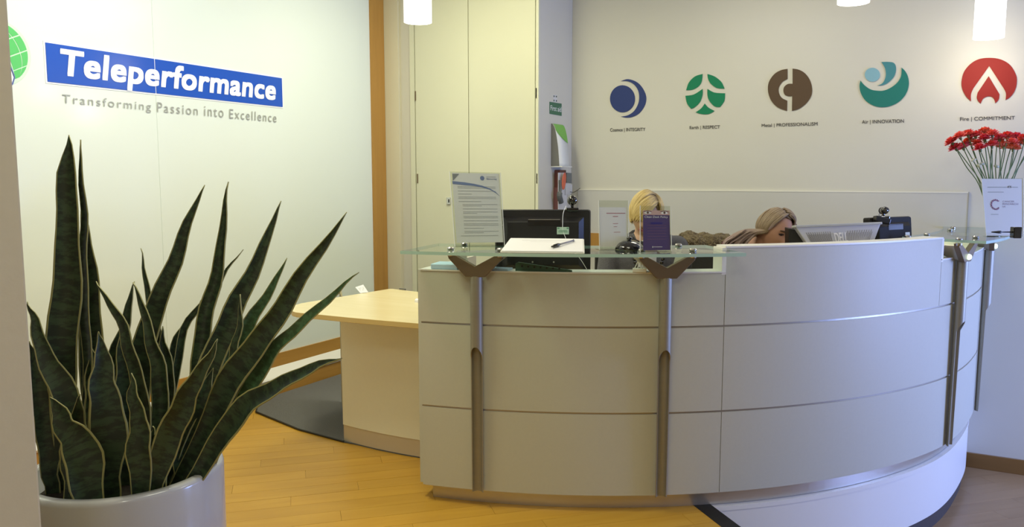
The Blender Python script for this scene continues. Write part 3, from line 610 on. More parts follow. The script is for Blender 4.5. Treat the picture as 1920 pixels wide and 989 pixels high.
LV = [
 ([(120, 935, .00), (118, 700, .0), (125, 460, .0), (129, 253, .02)], 72, .1, .3, 1),
 ([(160, 935, .03), (160, 640, .03), (155, 430, .05), (151, 262, .05)], 44, .9, .4),
 ([(185, 930, .06), (172, 650, .08), (163, 460, .08), (152, 370, .08)], 62, .2, .3),
 ([(270, 925, -.02), (262, 740, -.03), (228, 615, -.03), (180, 528, .0)], 40, .5, .3),
 ([(205, 930, -.10), (200, 800, -.12), (193, 700, -.12), (185, 622, -.12)], 84, .0, .25),
 ([(170, 930, -.06), (125, 760, -.06), (75, 640, -.05), (51, 566, -.04)], 62, .1, .25),
 ([(175, 938, -.17), (155, 860, -.17), (118, 790, -.17), (93, 745, -.16)], 84, .15, .25),
 ([(110, 930, .08), (112, 760, .10), (113, 640, .10), (117, 572, .10)], 52, .2, .3),
 ([(255, 920, .06), (265, 680, .08), (325, 490, .10), (384, 347, .12)], 58, .2, .3),
 ([(360, 880, .08), (372, 680, .10), (405, 510, .12), (428, 341, .12)], 46, .5, .5),
 ([(300, 900, .16), (340, 640, .20), (400, 545, .22), (456, 468, .24)], 22, .3, .3),
 ([(300, 915, .02), (385, 700, .04), (460, 540, .06), (527, 377, .08)], 60, .15, .3),
 ([(350, 890, .10), (420, 700, .12), (480, 590, .14), (538, 484, .15)], 48, .2, .3),
 ([(320, 915, -.02), (430, 720, -.04), (530, 575, -.05), (650, 398, -.05)], 62, .15, .25),
 ([(375, 870, .02), (470, 720, .0), (560, 610, -.02), (673, 511, -.04)], 40, .25, .25),
 ([(335, 900, -.06), (430, 795, -.10), (530, 715, -.14), (641, 672, -.18)], 58, .35, .35),
 ([(400, 840, .14), (450, 720, .16), (490, 655, .18), (526, 612, .20)], 30, .2, .3),
 ([(275, 935, -.13), (320, 810, -.14), (365, 720, -.14), (408, 636, -.14)], 62, .1, .25),
 ([(310, 900, .04), (312, 800, .06), (312, 700, .06), (305, 612, .06)], 46, .2, .3),
 ([(300, 910, .0), (300, 760, .0), (285, 640, .0), (249, 530, .02)], 44, .4, .3),
 ([(250, 900, .10), (265, 720, .12), (285, 660, .12), (306, 615, .12)], 26, .2, .3),
 ([(290, 900, .20), (300, 700, .22), (282, 570, .24), (264, 466, .24)], 28, .2, .3),
 ([(215, 910, .14), (205, 740, .16), (230, 620, .16), (252, 528, .18)], 44, .1, .3),
 ([(262, 935, -.16), (262, 850, -.16), (255, 770, -.16), (246, 700, -.15)], 56, .2, .25),
 ([(290, 900, .22), (320, 680, .24), (355, 600, .25), (392, 548, .26)], 34, .2, .3),
 ([(100, 935, -.02), (90, 820, -.02), (72, 720, -.02), (55, 640, -.02)], 60, .2, .25),
 ([(390, 860, -.02), (420, 740, -.03), (444, 640, -.03), (450, 552, -.02)], 36, .4, .3),
 ([(230, 930, .02), (235, 800, .03), (238, 700, .03), (228, 600, .05)], 70, .1, .3),
 ([(140, 938, -.12), (135, 880, -.12), (140, 820, -.12), (150, 740, -.12)], 60, .3, .3),
 ([(340, 905, .02), (350, 830, .03), (372, 760, .03), (400, 690, .05)], 60, .2, .3),
 ([(190, 925, .02), (185, 820, .03), (180, 730, .03), (170, 650, .05)], 70, .1, .3),
 ([(300, 930, -.12), (298, 880, -.12), (292, 840, -.12), (286, 800, -.12)], 40, .3, .3),
]
for i, L_ in enumerate(LV): leaf(L_[0], L_[1], L_[2], L_[3], i, blunt=len(L_) > 4)
# ---------------------------------------------------------------- pendant lamps
def pendant(xc, yb, d, label, glow):
    c = at(xc, yb, d); z0 = c.z; r = .0755
    t = thing('pendant_lamp', label, 'lamp', (c.x, c.y, z0), 'white cylinder pendant lamps over the desk')
    M_sh = mat('opal_shade_%g' % glow, (.85, .86, .86), .3, emit=(1, .99, .95), es=glow)
    obj('lamp_shade', *lathe((c.x, c.y, z0), [(r - .004, 0), (r, 0), (r, .42), (.02, .43), (.0, .43)], 48), M_sh, t, smooth=False)
    obj('diffuser', *lathe((c.x, c.y, z0), [(0, .02), (r - .004, .02), (r - .004, .0)], 48), mat('diffuser_glow', (.9, .9, .9), .4, emit=(.92, .97, 1), es=1.5), t)
    obj('cord', *tube([(c.x, c.y, z0 + .43), (c.x, c.y, ZC)], .004, 8), M_txtw, t)
    l = bpy.data.lights.new('pendant_bulb', 'POINT'); l.energy = 2.6 * glow; l.color = (1, .9, .72); l.shadow_soft_size = .07
    o = bpy.data.objects.new('pendant_bulb', l); COL.objects.link(o); o.location = (c.x, c.y, z0 - .09)
pendant(783.5, 42, 4.29, 'left white glass pendant lamp hanging in front of the cream cupboard', .85)
pendant(1600, 6, 3.95, 'middle white glass pendant lamp, only its lower rim in view', .9)
pendant(1853.5, 72, 4.38, 'right white glass pendant lamp hanging above the coral flowers', 1.6)
# ---------------------------------------------------------------- things on the left glass shelf
GZ = 1.1085
def gq(bl, br, tl, tr, lean=.02, z=GZ):
    """sheet standing on height z: bottom pixels bl, br; top pixels tl, tr"""
    a, b = zp(*bl, z), zp(*br, z); return [a, b, at(*tr, depth(b) + lean), at(*tl, depth(a) + lean)]
def acrylic(name, label, cat, q, foot=.06, thick=.003, group=None):
    c = (q[0] + q[1]) / 2; n = (q[1] - q[0]).cross(q[3] - q[0]).normalized(); nh = Vector((n.x, n.y, 0)).normalized()
    t = thing(name, label, cat, (c.x, c.y, min(q[0].z, q[1].z) - .0), group)
    obj('front_sheet', *slab([p + n * .004 for p in q], .0018), M_acr, t)
    obj('back_sheet', *slab([p - n * .001 for p in q], .0018), M_acr, t)
    f = [q[0] - nh * foot, q[1] - nh * foot, q[1], q[0]]
    for p in f: pass
    obj('foot', *prism([Vector((p.x, p.y, q[0].z + .002)) for p in f], (0, 0, -1), .0018), M_acr, t)
    for i, j in ((0, 3), (1, 2)): obj('edge', *tube([q[i] + n * .002, q[j] + n * .002], .0018, 6), M_acre, t)
    return t, n
# security notice
q = gq((853, 463), (946, 461.5), (843, 322), (938, 324), .03)
t, n = acrylic('sign_holder', 'tall clear sign holder with a printed notice, on the left end of the glass shelf', 'sign holder', q)
ins = lambda q, a, b, c, d, off=.0025: [onq(q, a, b, off - .002), onq(q, c, b, off - .002), onq(q, c, d, off - .002), onq(q, a, d, off - .002)]
pq = ins(q, .04, .05, .98, .985)
obj('notice_paper', *slab(pq, .0006), M_paper2, t)
rr = random.Random(4); rl = []; v = .80
for gi, (u0, cnt) in enumerate(((.10, 2), (.10, 1), (.10, 1), (.10, 2), (.10, 1), (.18, 2), (.18, 1), (.18, 2), (.18, 2), (.18, 1), (.18, 2), (.18, 1), (.18, 2), (.10, 1))):
    for k in range(cnt): rl.append((u0, v, u0 + (.80 if k < cnt - 1 or rr.random() < .3 else rr.uniform(.25, .5)) * (1 - u0 + .1) / 1, v + .007)); v -= .021
    v -= .022
rects_on('print', pq, [(a, b, min(c, .93), d) for a, b, c, d in rl if b > .06], M_print, t, .0006)
M_sw = mat('swoosh_blue', (.14, .20, .38), .5); M_sg = mat('swoosh_grey', (.20, .22, .24), .5)
up_ = [(0, .88), (.25, .865), (.45, .845), (.62, .82), (.78, .78), (.90, .73), (.985, .665)]
lo_ = [(.985, .665), (.90, .715), (.78, .762), (.62, .795), (.45, .815), (.25, .825), (0, .84)]
poly_on('swoosh', pq, up_ + lo_, M_sw, t, .0006)
poly_on('corner_triangle', pq, [(.01, .985), (.15, .985), (.02, .89), (.01, .89)], M_sg, t, .0006)
poly_on('round_logo', pq, [(.63 + .045 * math.cos(a * .35), .93 + .033 * math.sin(a * .35)) for a in range(18)], M_sw, t, .0006)
text_on('heading', 'Security', pq, M_sw, t, .001, bold=.01, rect=(.72, .905, .94, .93))
rects_on('print', pq, [(.72, .945, .92, .952)], M_print, t, .0006)
# sloping white sign-in pad with pen
p1, p2 = zp(938, 474, GZ), zp(1096, 476, GZ); h = .052
bk1 = at(957, 448.5, depth(p1) + .13); bk2 = at(1095, 447.5, depth(p2) + .13); bk1.z = bk2.z = (bk1.z + bk2.z) / 2
t = thing('sign_in_pad', 'sloping white sign-in pad on the glass shelf, in front of the black monitor', 'pad', (((p1 + p2) / 2).x, ((p1 + p2) / 2).y, GZ))
u1, u2 = p1 + Vector((0, 0, .004)), p2 + Vector((0, 0, .004))
V = [p1, p2, Vector((bk2.x, bk2.y, GZ)), Vector((bk1.x, bk1.y, GZ)), u1, u2, bk2, bk1]
fixn(obj('wedge_board', V, BF, M_white, t)); pq = [u1 + Vector((0, 0, .001)), u2 + Vector((0, 0, .001)), bk2 + Vector((0, 0, .001)), bk1 + Vector((0, 0, .001))]
nq = (pq[1] - pq[0]).cross(pq[3] - pq[0]).normalized()
obj('sheet', *slab([onq(pq, u, v, .0015) for u, v in ((.01, .02), (.985, .02), (.985, .98), (.01, .98))], .0012), M_paper, t)
rects_on('print', pq, [(.18, .80, .82, .83), (.3, .7, .65, .715)], mat('faint_print', (.62, .62, .64), .7), t, .0018)
a, b, c2 = onq(pq, .60, .22, .009), onq(pq, .70, .42, .009), onq(pq, .86, .74, .007)
t = thing('pen', 'black-capped ballpoint pen lying on the white sign-in pad', 'pen', a - Vector((0, 0, .006)))
obj('cap', *tube([a, a.lerp(b, .3), a.lerp(b, .8), b], [.003, .0065, .0065, .004], 12), M_gblack, t, smooth=True)
obj('barrel', *tube([b, c2], [.0035, .0035], 10), mat('pen_barrel', (.30, .30, .36), .3), t, smooth=True)
obj('end_plug', *tube([c2, c2.lerp(b, -.06)], [.0042, .0042], 10), M_gblack, t)
# second holder, white sheet with red heading
q = gq((1124, 469), (1178, 468), (1122, 376), (1178, 376.5), .02)
t, n = acrylic('sign_holder', 'clear sign holder with a plain white sheet and faint red heading beside the black dome', 'sign holder', q)
pq = ins(q, .03, .06, .97, .86); obj('paper', *slab(pq, .0006), M_paper, t)
M_red = mat('red_print', (.45, .12, .14), .6)
text_on('heading', 'WELCOME', pq, M_red, t, .001, rect=(.24, .83, .9, .865)) if False else None
rects_on('print', pq, [(.24, .84, .92, .856), (.47, .76, .66, .775), (.47, .58, .66, .59), (.5, .50, .62, .51), (.5, .36, .74, .37)], M_red, t, .0006)
# third holder, purple card
q = gq((1200, 473), (1259, 472), (1200, 386), (1257, 387), .02)
t, n = acrylic('sign_holder', 'clear sign holder with a purple desk policy card in front of the blonde woman', 'sign holder', q)
pq = ins(q, .10, .035, .965, .90)
M_pur = mat('purple_card', (.085, .055, .19), .45); M_pskin = mat('printed_skin', (.62, .42, .40), .5)
obj('card', *slab(pq, .0006), M_pur, t)
poly_on('printed_face_strip', pq, [(0, .885), (1, .885), (1, 1), (0, 1)], M_pskin, t, .0005)
for s in (.17, .80):
    poly_on('printed_eye', pq, [(s - .15, .935), (s - .06, .972), (s + .05, .972), (s + .15, .93), (s + .04, .91), (s - .06, .91)], M_txtw, t, .0012)
    poly_on('printed_iris', pq, [(s + .045 * math.cos(a * .52), .942 + .028 * math.sin(a * .52)) for a in range(12)], mat('iris_print', (.10, .05, .03), .5), t, .002)
    poly_on('printed_brow', pq, [(s - .16, .975), (s, .997), (s + .15, .975), (s + .15, .965), (s, .982), (s - .16, .962)], mat('brow_print', (.10, .05, .04), .5), t, .002)
text_on('heading', 'Clean Desk Policy', pq, M_txtw, t, .001, bold=.0, shear=.15, rect=(.05, .795, .93, .865))
rects_on('print', pq, [(.27, .655, .72, .70)], mat('deep_blue_print', (.03, .02, .22), .5), t, .0006)
rects_on('print', pq, [(.15, v, .85, v + .012) for v in (.62, .55, .48, .41, .34, .27)], mat('mauve_print', (.19, .10, .20), .5), t, .0006)
rects_on('print', pq, [(.38, .075, .70, .085)], M_txtw, t, .0006)
poly_on('small_logo', pq, [(.335, .06), (.36, .06), (.36, .1), (.335, .1)], M_txtw, t, .0006)
# glossy dome
c = zp(1180, 471, GZ); c = c + Vector((-.01, .05, 0)); c = zp(1180, 468, GZ)
t = thing('domed_bell', 'shiny black dome with a small knob on the glass shelf between two sign holders', 'desk bell', c)
obj('dome', *lathe(c, [(0, 0), (.058, 0), (.060, .004), (.056, .014), (.044, .027), (.028, .035), (.012, .038), (0, .039)], 40), M_gblack, t, smooth=True)
obj('knob', *lathe(c + Vector((0, 0, .038)), [(.006, 0), (.006, .004), (.012, .007), (.012, .011), (.006, .014), (0, .015)], 20), M_gblack, t, smooth=True)
# ---------------------------------------------------------------- things on the low rim behind the glass
RZ = 1.0195
def rimp(x, y): p = zp(x, y, RZ); return p
a = zp(808, 504.5, RZ); b = zp(858, 506, RZ); e = (b - a).normalized(); f = Vector((-e.y, e.x, 0))
t = obj('paper_stack', *obox((a + b) / 2 + f * .05 + Vector((0, 0, .011)), e, f, Vector((0, 0, 1)), (b - a).length, .11, .022), mat('pale_blue_card', (.50, .66, .80), .6), bevel=.004); tag(t, 'pale blue paper stack on the desk rim at the far left end', 'paper')
a = zp(916, 507, RZ); b = zp(952, 508.5, RZ); e = (b - a).normalized(); f = Vector((-e.y, e.x, 0))
t = obj('paper', *obox((a + b) / 2 + f * .03 + Vector((0, 0, .004)), e, f, Vector((0, 0, 1)), (b - a).length, .06, .008), mat('pale_blue_card', (.50, .66, .80), .6)); tag(t, 'thin pale blue paper on the desk rim below the sign-in pad', 'paper')
a = zp(966, 508.5, RZ); b = zp(1072, 510.5, RZ); e = (b - a).normalized(); f = Vector((-e.y, e.x, 0))
t = thing('ring_binder_spine', 'dark green folder with punched holes lying on the desk rim under the glass shelf', 'folder', (a + b) / 2)
fixn(obj('cover', *prism([a + f * .02, b + f * .02, b + f * .02 + Vector((0, 0, .006)), a.lerp(b, .05) + f * .02 + Vector((0, 0, .036)), a + f * .02 + Vector((0, 0, .030))], -f, .016), mat('dark_green_card', (.035, .085, .05), .5), t))
for k in range(7): obj('punched_hole', *lathe(a.lerp(b, .12 + k * .11) + f * .0035 + Vector((0, 0, .020 - k * .0013)), [(0, .001), (.004, .001), (.004, 0)], 10, -f), M_black, t)
a = zp(1186, 511, RZ); b = zp(1212, 511.5, RZ); e = (b - a).normalized(); f = Vector((-e.y, e.x, 0)); c = (a + b) / 2 + f * .015
t = thing('card_clip', 'little white A-shaped card clip on the desk rim in front of the blonde woman', 'clip', c)
obj('base', *obox(c + Vector((0, 0, .008)), e, f, Vector((0, 0, 1)), (b - a).length, .03, .016), M_white, t, bevel=.002)
for s in (-.020, -.007, .007, .020): obj('prong', *tube([c + e * s + Vector((0, 0, .014)), c + e * s * .35 + Vector((0, 0, .044))], .0024, 6), M_white, t)
# ---------------------------------------------------------------- monitors
ZW = .73
def monitor(label, cx, ytop, d, w, h, yaw, mt, lean=.06, recess=True, vents=False, group=None):
    top = at(cx, ytop, d); er = Matrix.Rotation(yaw, 3, 'Z') @ RT; ef = Matrix.Rotation(yaw, 3, 'Z') @ _f0   # ef points away from the viewer
    upv = (Vector((0, 0, 1)) + ef * lean).normalized(); nb = upv.cross(er).normalized()    # nb points away from viewer
    c = top - upv * h / 2
    bx = top - upv * h / 2 + ef * .03
    t = thing('monitor', label, 'monitor', (bx.x, bx.y, ZW), group)
    def P(u, v, o): return c + er * (u * w / 2) + upv * (v * h / 2) + nb * o
    V, Fs = [], []
    for o_, s in ((.028, 1), (.004, 1), (-.006, .975)):
        rr_ = []
        for sx, sy in ((-1, -1), (1, -1), (1, 1), (-1, 1)):
            for k in range(4):
                a = math.radians({(-1, -1): 180, (1, -1): 270, (1, 1): 0, (-1, 1): 90}[(sx, sy)] + 30 * k); r = .010
                rr_.append(c + er * (sx * (w / 2 * s - r) + r * math.cos(a)) + upv * (sy * (h / 2 * s - r) + r * math.sin(a)) + nb * o_)
        V += rr_
    nn = 16
    for i in range(2):
        for k in range(nn): a_, b_ = i * nn + k, i * nn + (k + 1) % nn; Fs.append((a_, b_, b_ + nn, a_ + nn))
    Fs += [tuple(range(nn)), tuple(range(2 * nn, 3 * nn))]
    fixn(obj('housing', V, Fs, mt, t))
    obj('screen', *obox(P(0, 0, .0285), er, upv, nb, w * .93, h * .9, .002), M_gblack, t)
    # raised back cover
    V2, F2 = [], []
    for o_, s, s2 in ((-.004, .86, .80), (-.030, .74, .64)):
        V2 += [P(-s, -s2, o_), P(s, -s2, o_), P(s, s2, o_), P(-s, s2, o_)]
    if recess: fixn(obj('back_cover', V2, BF, mt, t, bevel=.003))
    if recess:
        obj('handle_recess', *obox(P(.02, .60, -.0295), er, upv, nb, w * .34, .024, .004), M_gblack, t)
        obj('handle_lip', *obox(P(.02, .60, -.031) + upv * .015, er, upv, nb, w * .33, .003, .005), M_steel if mt is M_mon else M_mon, t)
        for sx in (-.22, .22):
            for sy in (-.12, -.55): obj('screw', *lathe(P(sx, sy, -.0305), [(0, .002), (.004, .002), (.004, 0)], 10, -nb), M_steel, t)
    zb_ = (c - upv * h / 2).z
    obj('stand_neck', *obox(Vector((bx.x, bx.y, (ZW + c.z) / 2)) - ef * .03, er, ef, Vector((0, 0, 1)), .07, .02, c.z - ZW), mt, t)
    obj('stand_base', *lathe(Vector((bx.x, bx.y, ZW)), [(0, 0), (.11, 0), (.11, .008), (.09, .014), (0, .015)], 28), mt, t)
    return t, P, er, upv, nb, c
m1, P, er, upv, nb, c = monitor('black monitor seen from behind, in front of the cream cupboard doors', 1018, 393, 3.52, .425, .30, 0.0, M_mon)
for k in range(6): obj('vent_slot', *obox(P(-.80, -.72 - .035 * k, -.012), er, upv, nb, .014, .003, .004), M_silver, m1)
for sx in (-.93,): obj('corner_plate', *obox(P(sx, .62, -.0075), (er + upv * -.8).normalized(), (upv + er * .8).normalized(), nb, .05, .007, .002), M_silver, m1)
def webcam(label, x, y, d, s=1.0, clip=None):
    c = at(x, y, d)
    t = thing('webcam', label, 'webcam', c - Vector((0, 0, .048 * s)))
    obj('head', *lathe(c - FW * .016, [(0, -.016), (.016 * s, -.013), (.022 * s, 0), (.021 * s, .016), (.013 * s, .027), (0, .029)], 24, FW), M_gblack, t, smooth=True)
    obj('lens_ring', *lathe(c + FW * .012, [(.014, 0), (.020 * s, 0), (.021 * s, .006), (.014, .006)], 24, FW), M_mon2, t)
    obj('neck', *tube([c - Vector((0, 0, .014 * s)), c - Vector((0, 0, .034 * s))], [.009 * s, .006 * s], 10), M_gblack, t)
    obj('clip', *obox(c - Vector((0, 0, .040 * s)), RT, _f0, Vector((0, 0, 1)), .055 * s, .045, .016), M_gblack, t, bevel=.004)
    return t, c
wc, cc = webcam('black round webcam clipped on the black monitor beside the grey cupboard side', 1073, 376, 3.52, 1.0)
w0 = cc - RT * .03 + Vector((0, 0, -.028)) - FW * .035; tagp = at(1055.5, 433, 3.46)
obj('cable', *tube(spline([w0, at(1056, 400, 3.46), at(1055, 418, 3.46), tagp, at(1061, 448, 3.46), at(1064, 462, 3.47), at(1085, 482, 3.46), at(1100, 505, 3.47)], 5), .0013, 6), M_txtw, wc)
tg = obox(tagp, RT, UP, FW, .053, .032, .002); o = obj('cable_tag', *tg, mat('tag_green', (.42, .60, .48), .5), wc, bevel=.001); o['label'] = 'pale green cable tag'
tq = [tagp - FW * .0012 + RT * u + UP * v for u, v in ((-.025, -.015), (.025, -.015), (.025, .015), (-.025, .015))]
rects_on('print', tq, [(0, .78, .2, .95), (.82, .78, 1, .95), (.1, .3, .9, .38), (.15, .5, .85, .56)], mat('tag_print', (.08, .25, .14), .5), wc, .0005)
# silver monitor
DS = 3.86
t = thing('silver_monitor', 'tilted silver monitor back with raised maker name, beside the bowed woman', 'monitor', Vector((at(1578, 440, DS).x, at(1578, 440, DS).y, ZW)))
tl, tr, br, bl = at(1492, 426.5, DS - .05), at(1651.5, 420.5, DS - .05), at(1636, 462, DS - .02), at(1523, 472, DS - .02)
dn = (bl - tl) * 1.6 ; 
q = [bl + (bl - tl) * .5, br + (br - tr) * .5, tr, tl]; q[0] = tl + (bl - tl) * 1.9; q[1] = tr + (br - tr) * 1.9
obj('back_cover', *slab(q, .05), M_silver, t, bevel=.004)
e1 = (q[1] - q[0]).normalized(); e2 = (q[3] - q[0]).normalized(); nn_ = e1.cross(q[2] - q[1]).normalized()
V = []
obj('top_bezel', *obox((tl + tr) / 2 + Vector((0, 0, .004)) + FW * .02, (tr - tl).normalized(), FW, (tr - tl).normalized().cross(FW) * -1, (tr - tl).length * 1.015, .06, .012), mat('bezel_grey', (.45, .46, .46), .4), t, bevel=.003)
for i in range(46):
    u = .07 + .30 * (i / 22) if i < 23 else .58 + .33 * ((i - 23) / 22)
    v0, v1 = .60, .88 - .05 * (i % 2)
    a, b = onq(q, u, v0, .001), onq(q, u + .012, v1, .001)
    obj('vent_slot', *tube([a, b], .0011, 4), mat('slot_grey', (.20, .20, .27), .5), t)
text_on('raised_letters', 'DELL', q, mat('letters_silver', (.95, .95, .97), .35), t, .005, bold=.02, rect=(.42, .63, .60, .85))
dk = [at(1479, 475, DS + .03), at(1527, 475, DS + .03), at(1493, 431, DS + .01), at(1479, 429, DS + .01)]
obj('side_shell', *slab(dk, .06), M_mon, t, bevel=.003)
cm = (q[0] + q[1]) / 2; obj('stand', *box((cm.x - .05, cm.y + .0, ZW), (cm.x + .05, cm.y + .03, cm.z + .1)), M_mon, t)
obj('stand_base', *box((cm.x - .11, cm.y - .08, ZW), (cm.x + .11, cm.y + .1, ZW + .012)), M_mon, t)
# right black monitor, turned
m3, P, er, upv, nb, c = monitor('charcoal monitor at the right end of the desk with a small white label', 1668, 407, 4.02, .33, .27, .50, M_mon2, .10)
lb = at(1705, 441, 3.93)
obj('label_sticker', *obox(P(.56, .26, -.0310) , er, upv, nb, .034, .036, .002), mat('label_white', (.72, .78, .78), .5), m3)
wc2, cc2 = webcam('black webcam on a flexible clip on top of the charcoal monitor at right', 1657, 395, 3.93, .85)
obj('clip_arm', *obox(at(1653, 413, 3.93), (RT + UP * -.25).normalized(), FW, (UP + RT * .25).normalized(), .075, .04, .028), M_mon, wc2, bevel=.004)
obj('cable_loop', *tube(spline([at(1651, 398, 3.92), at(1648, 403, 3.92), at(1650, 406, 3.92), at(1654, 404, 3.92)], 5), .0015, 6), M_mon, wc2)
# dark desk tidy seen under the glass beside the step
c = at(1330, 494, 3.75); t = thing('document_tray', 'dark document tray below the right end of the left glass shelf', 'tray', (c.x, c.y, ZW))
obj('back_board', *obox(Vector((c.x, c.y, ZW + .17)), RT, _f0, Vector((0, 0, 1)), .21, .20, .33), M_mon, t, bevel=.006)
obj('shelf_lip', *obox(Vector((c.x, c.y, ZW + .16)) - _f0 * .103, RT, _f0, Vector((0, 0, 1)), .19, .01, .02), M_mon2, t)
# ---------------------------------------------------------------- things on the grey cupboard side
XS = -2.4825
def qs(x0, y0a, y0b, x1, y1a, y1b, off=0.0):   # quad on the side wall: left x (top,bottom) and right x (top,bottom)
    return [xp(x0, y0b, XS + off), xp(x1, y1b, XS + off), xp(x1, y1a, XS + off), xp(x0, y0a, XS + off)]
q = qs(1030, 191, 213.5, 1052.5, 194.5, 217.5)
fs = thing('first_aid_sign', 'small dark green first aid sign on the grey cupboard side', 'sign', (XS, q[0].y, q[0].z))
obj('plate', *slab([p + Vector((.003, 0, 0)) for p in q], .003), mat('firstaid_green', (.03, .14, .075), .45), fs)
text_on('lettering', 'First aid', [p + Vector((.003, 0, 0)) for p in q], M_txtw, fs, .001, bold=.0, rect=(.06, .30, .95, .72))
q = qs(1037, 178, 191, 1044, 179, 192)
o = obj('sticker', *slab([p + Vector((.0015, 0, 0)) for p in q], .0015), mat('sticker_white', (.62, .62, .62), .5)); tag(o, 'tiny white sticker with dark corner marks above the first aid sign', 'sticker')
rects_on('corner_mark', [p + Vector((.0015, 0, 0)) for p in q], [(.05, .7, .3, .92), (.7, .7, .95, .92), (.05, .08, .3, .3), (.7, .08, .95, .3)], mat('mark_green', (.02, .07, .045), .5), o)
# leaflet holder: stands off the wall, leaflet bowed
ya, yb = xp(1033, 260, XS).y, xp(1052, 260, XS).y; zt0, zb0 = xp(1033, 232, XS).z, xp(1033, 312, XS).z
lh = thing('leaflet_holder', 'wall leaflet holder with a green-topped white leaflet on the grey cupboard side', 'leaflet holder', (XS, (ya + yb) / 2, zb0))
def lp(y, s, extra=0): # s 0 bottom..1 top ; bow outwards towards the bottom
    return Vector((XS + .012 + .075 * (1 - s) ** .6 * (1 - .25 * (1 - s)) + extra, y, zb0 + (zt0 - zb0) * s))
N_ = 12; V, Fs, fm = [], [], []
for i in range(N_ + 1): V += [lp(ya, i / N_), lp(yb, i / N_)]
for i in range(N_): Fs.append((2 * i, 2 * i + 1, 2 * i + 3, 2 * i + 2)); fm.append(0)
lf = obj('leaflet', V, Fs, M_paper2, lh, smooth=True); so = lf.modifiers.new('t', 'SOLIDIFY'); so.thickness = .002
V, Fs = [], []
for i in range(N_ + 1):
    s = .56 + .44 * i / N_; ylo = ya + (yb - ya) * max(0, (.86 - s) / .30) ** 1.5 * .95; V += [lp(min(ylo, yb - .001), s, .003), lp(yb, s, .003)]
for i in range(N_): Fs.append((2 * i, 2 * i + 1, 2 * i + 3, 2 * i + 2))
obj('green_heading', V, Fs, mat('leaflet_green', (.16, .42, .07), .5), lh)
V, Fs = [], []
for i in range(N_ + 1): V += [Vector((XS + .001, ya, lp(0, i / N_).z)), lp(ya, i / N_, -.001)]
for i in range(N_): Fs.append((2 * i, 2 * i + 1, 2 * i + 3, 2 * i + 2))
sd_ = obj('side_cheek', V, Fs, mat('holder_grey', (.16, .16, .15), .4), lh); so = sd_.modifiers.new('t', 'SOLIDIFY'); so.thickness = .003
obj('bottom_lip', *box((XS, ya, zb0 - .006), (XS + .09, yb, zb0)), M_acre, lh)
# rack of files, lanyards and passes below
def sbox(x0, x1, y0, y1, o0, o1):
    a = xp(x0, y1, XS); b = xp(x1, y1, XS); zt_ = xp(x0, y0, XS).z
    return box((XS + o0, a.y, a.z), (XS + o1, b.y, zt_))
bs_ = xp(1045, 400, XS)
rk = thing('file_rack', 'wall rack with red-brown files and a white sleeve below the leaflet holder', 'rack', (XS, bs_.y, bs_.z))
obj('red_file', *sbox(1039, 1048, 320, 395, 0, .03), mat('file_red', (.13, .035, .03), .5), rk)
obj('red_file', *sbox(1037.5, 1041, 352, 395, 0, .045), mat('file_red2', (.18, .07, .07), .5), rk)
obj('top_file', *sbox(1040, 1052, 319, 325, 0, .04), mat('file_red', (.13, .035, .03), .5), rk)
V, Fs = slab(qs(1047, 324, 395, 1063, 324, 395, .05), .004); obj('white_sleeve', V, Fs, mat('sleeve', (.56, .57, .60), .4), rk)
obj('grey_lanyard', *tube(spline([xp(1050, 338, XS + .058), xp(1051, 355, XS + .06), xp(1049, 367, XS + .06), xp(1052, 380, XS + .06)], 5), [.010] * 8 + [.02] * 8, 8), mat('lanyard_grey', (.11, .12, .12), .7), rk)
pp = thing('orange_pass', 'orange oval pass hanging over a grey mesh pouch beside the files', 'pass', xp(1060, 355, XS + .07))
c = xp(1058, 340, XS + .075)
fixn(obj('oval_card', *prism([c + Vector((0, .030 * math.cos(a * .3307) + .012 * math.sin(a * .3307), .062 * math.sin(a * .3307))) for a in range(19)], (-1, 0, 0), .004), mat('pass_orange', (.62, .12, .06), .45), pp))
o = obj('mesh_pouch', *slab(qs(1063, 324, 343, 1072, 325, 344, .06), .01), mat('mesh_grey', (.15, .16, .15), .7, var=.4, scale=300)); tag(o, 'small grey mesh pouch beside the orange pass', 'pouch')
o = obj('clear_sleeve', *slab(qs(1060, 345, 366, 1073, 346, 362, .055), .003), mat('clear_sleeve_grey', (.52, .53, .55), .3)); tag(o, 'translucent white plastic sleeve hanging below the grey mesh pouch', 'sleeve')
o = obj('wire_hook', *tube(spline([xp(1069, 360, XS + .06), xp(1075, 361, XS + .08), xp(1081, 358, XS + .11), xp(1088, 353, XS + .14)], 4), .002, 6), M_mon2); tag(o, 'thin dark wire hook sticking out beside the plastic sleeve', 'hook')
# ---------------------------------------------------------------- right glass shelf: vase, flowers, charity sign, pen holder
vb = zp(1864, 434.5, GZ)
vs = thing('glass_vase', 'narrow clear glass vase of coral flowers on the right glass shelf', 'vase', vb)
fixn(obj('vase_body', *lathe(vb, [(0, .002), (.036, .002), (.038, .006), (.034, .05), (.038, .10), (.054, .18), (.082, .27), (.084, .27), (.056, .18), (.040, .10), (.036, .05), (.041, .006), (.040, 0), (0, 0)], 36), clear('vase_glass', (.90, .95, .90), .2), vs, smooth=True))
fixn(obj('water', *lathe(vb, [(0, .008), (.031, .008), (.028, .05), (.028, .09), (0, .09)], 24), clear('vase_water', (.86, .90, .80), .05), vs, smooth=True))
fl = [(1785, 268), (1800, 258), (1806, 278), (1818, 268), (1829, 256), (1833, 272), (1846, 262), (1846, 250), (1860, 274), (1861, 254), (1874, 262), (1882, 276), (1889, 258), (1897, 270), (1905, 260), (1913, 270), (1922, 262), (1930, 274), (1792, 279), (1869, 268), (1940, 266), (1815, 254), (1838, 280), (1900, 280)]
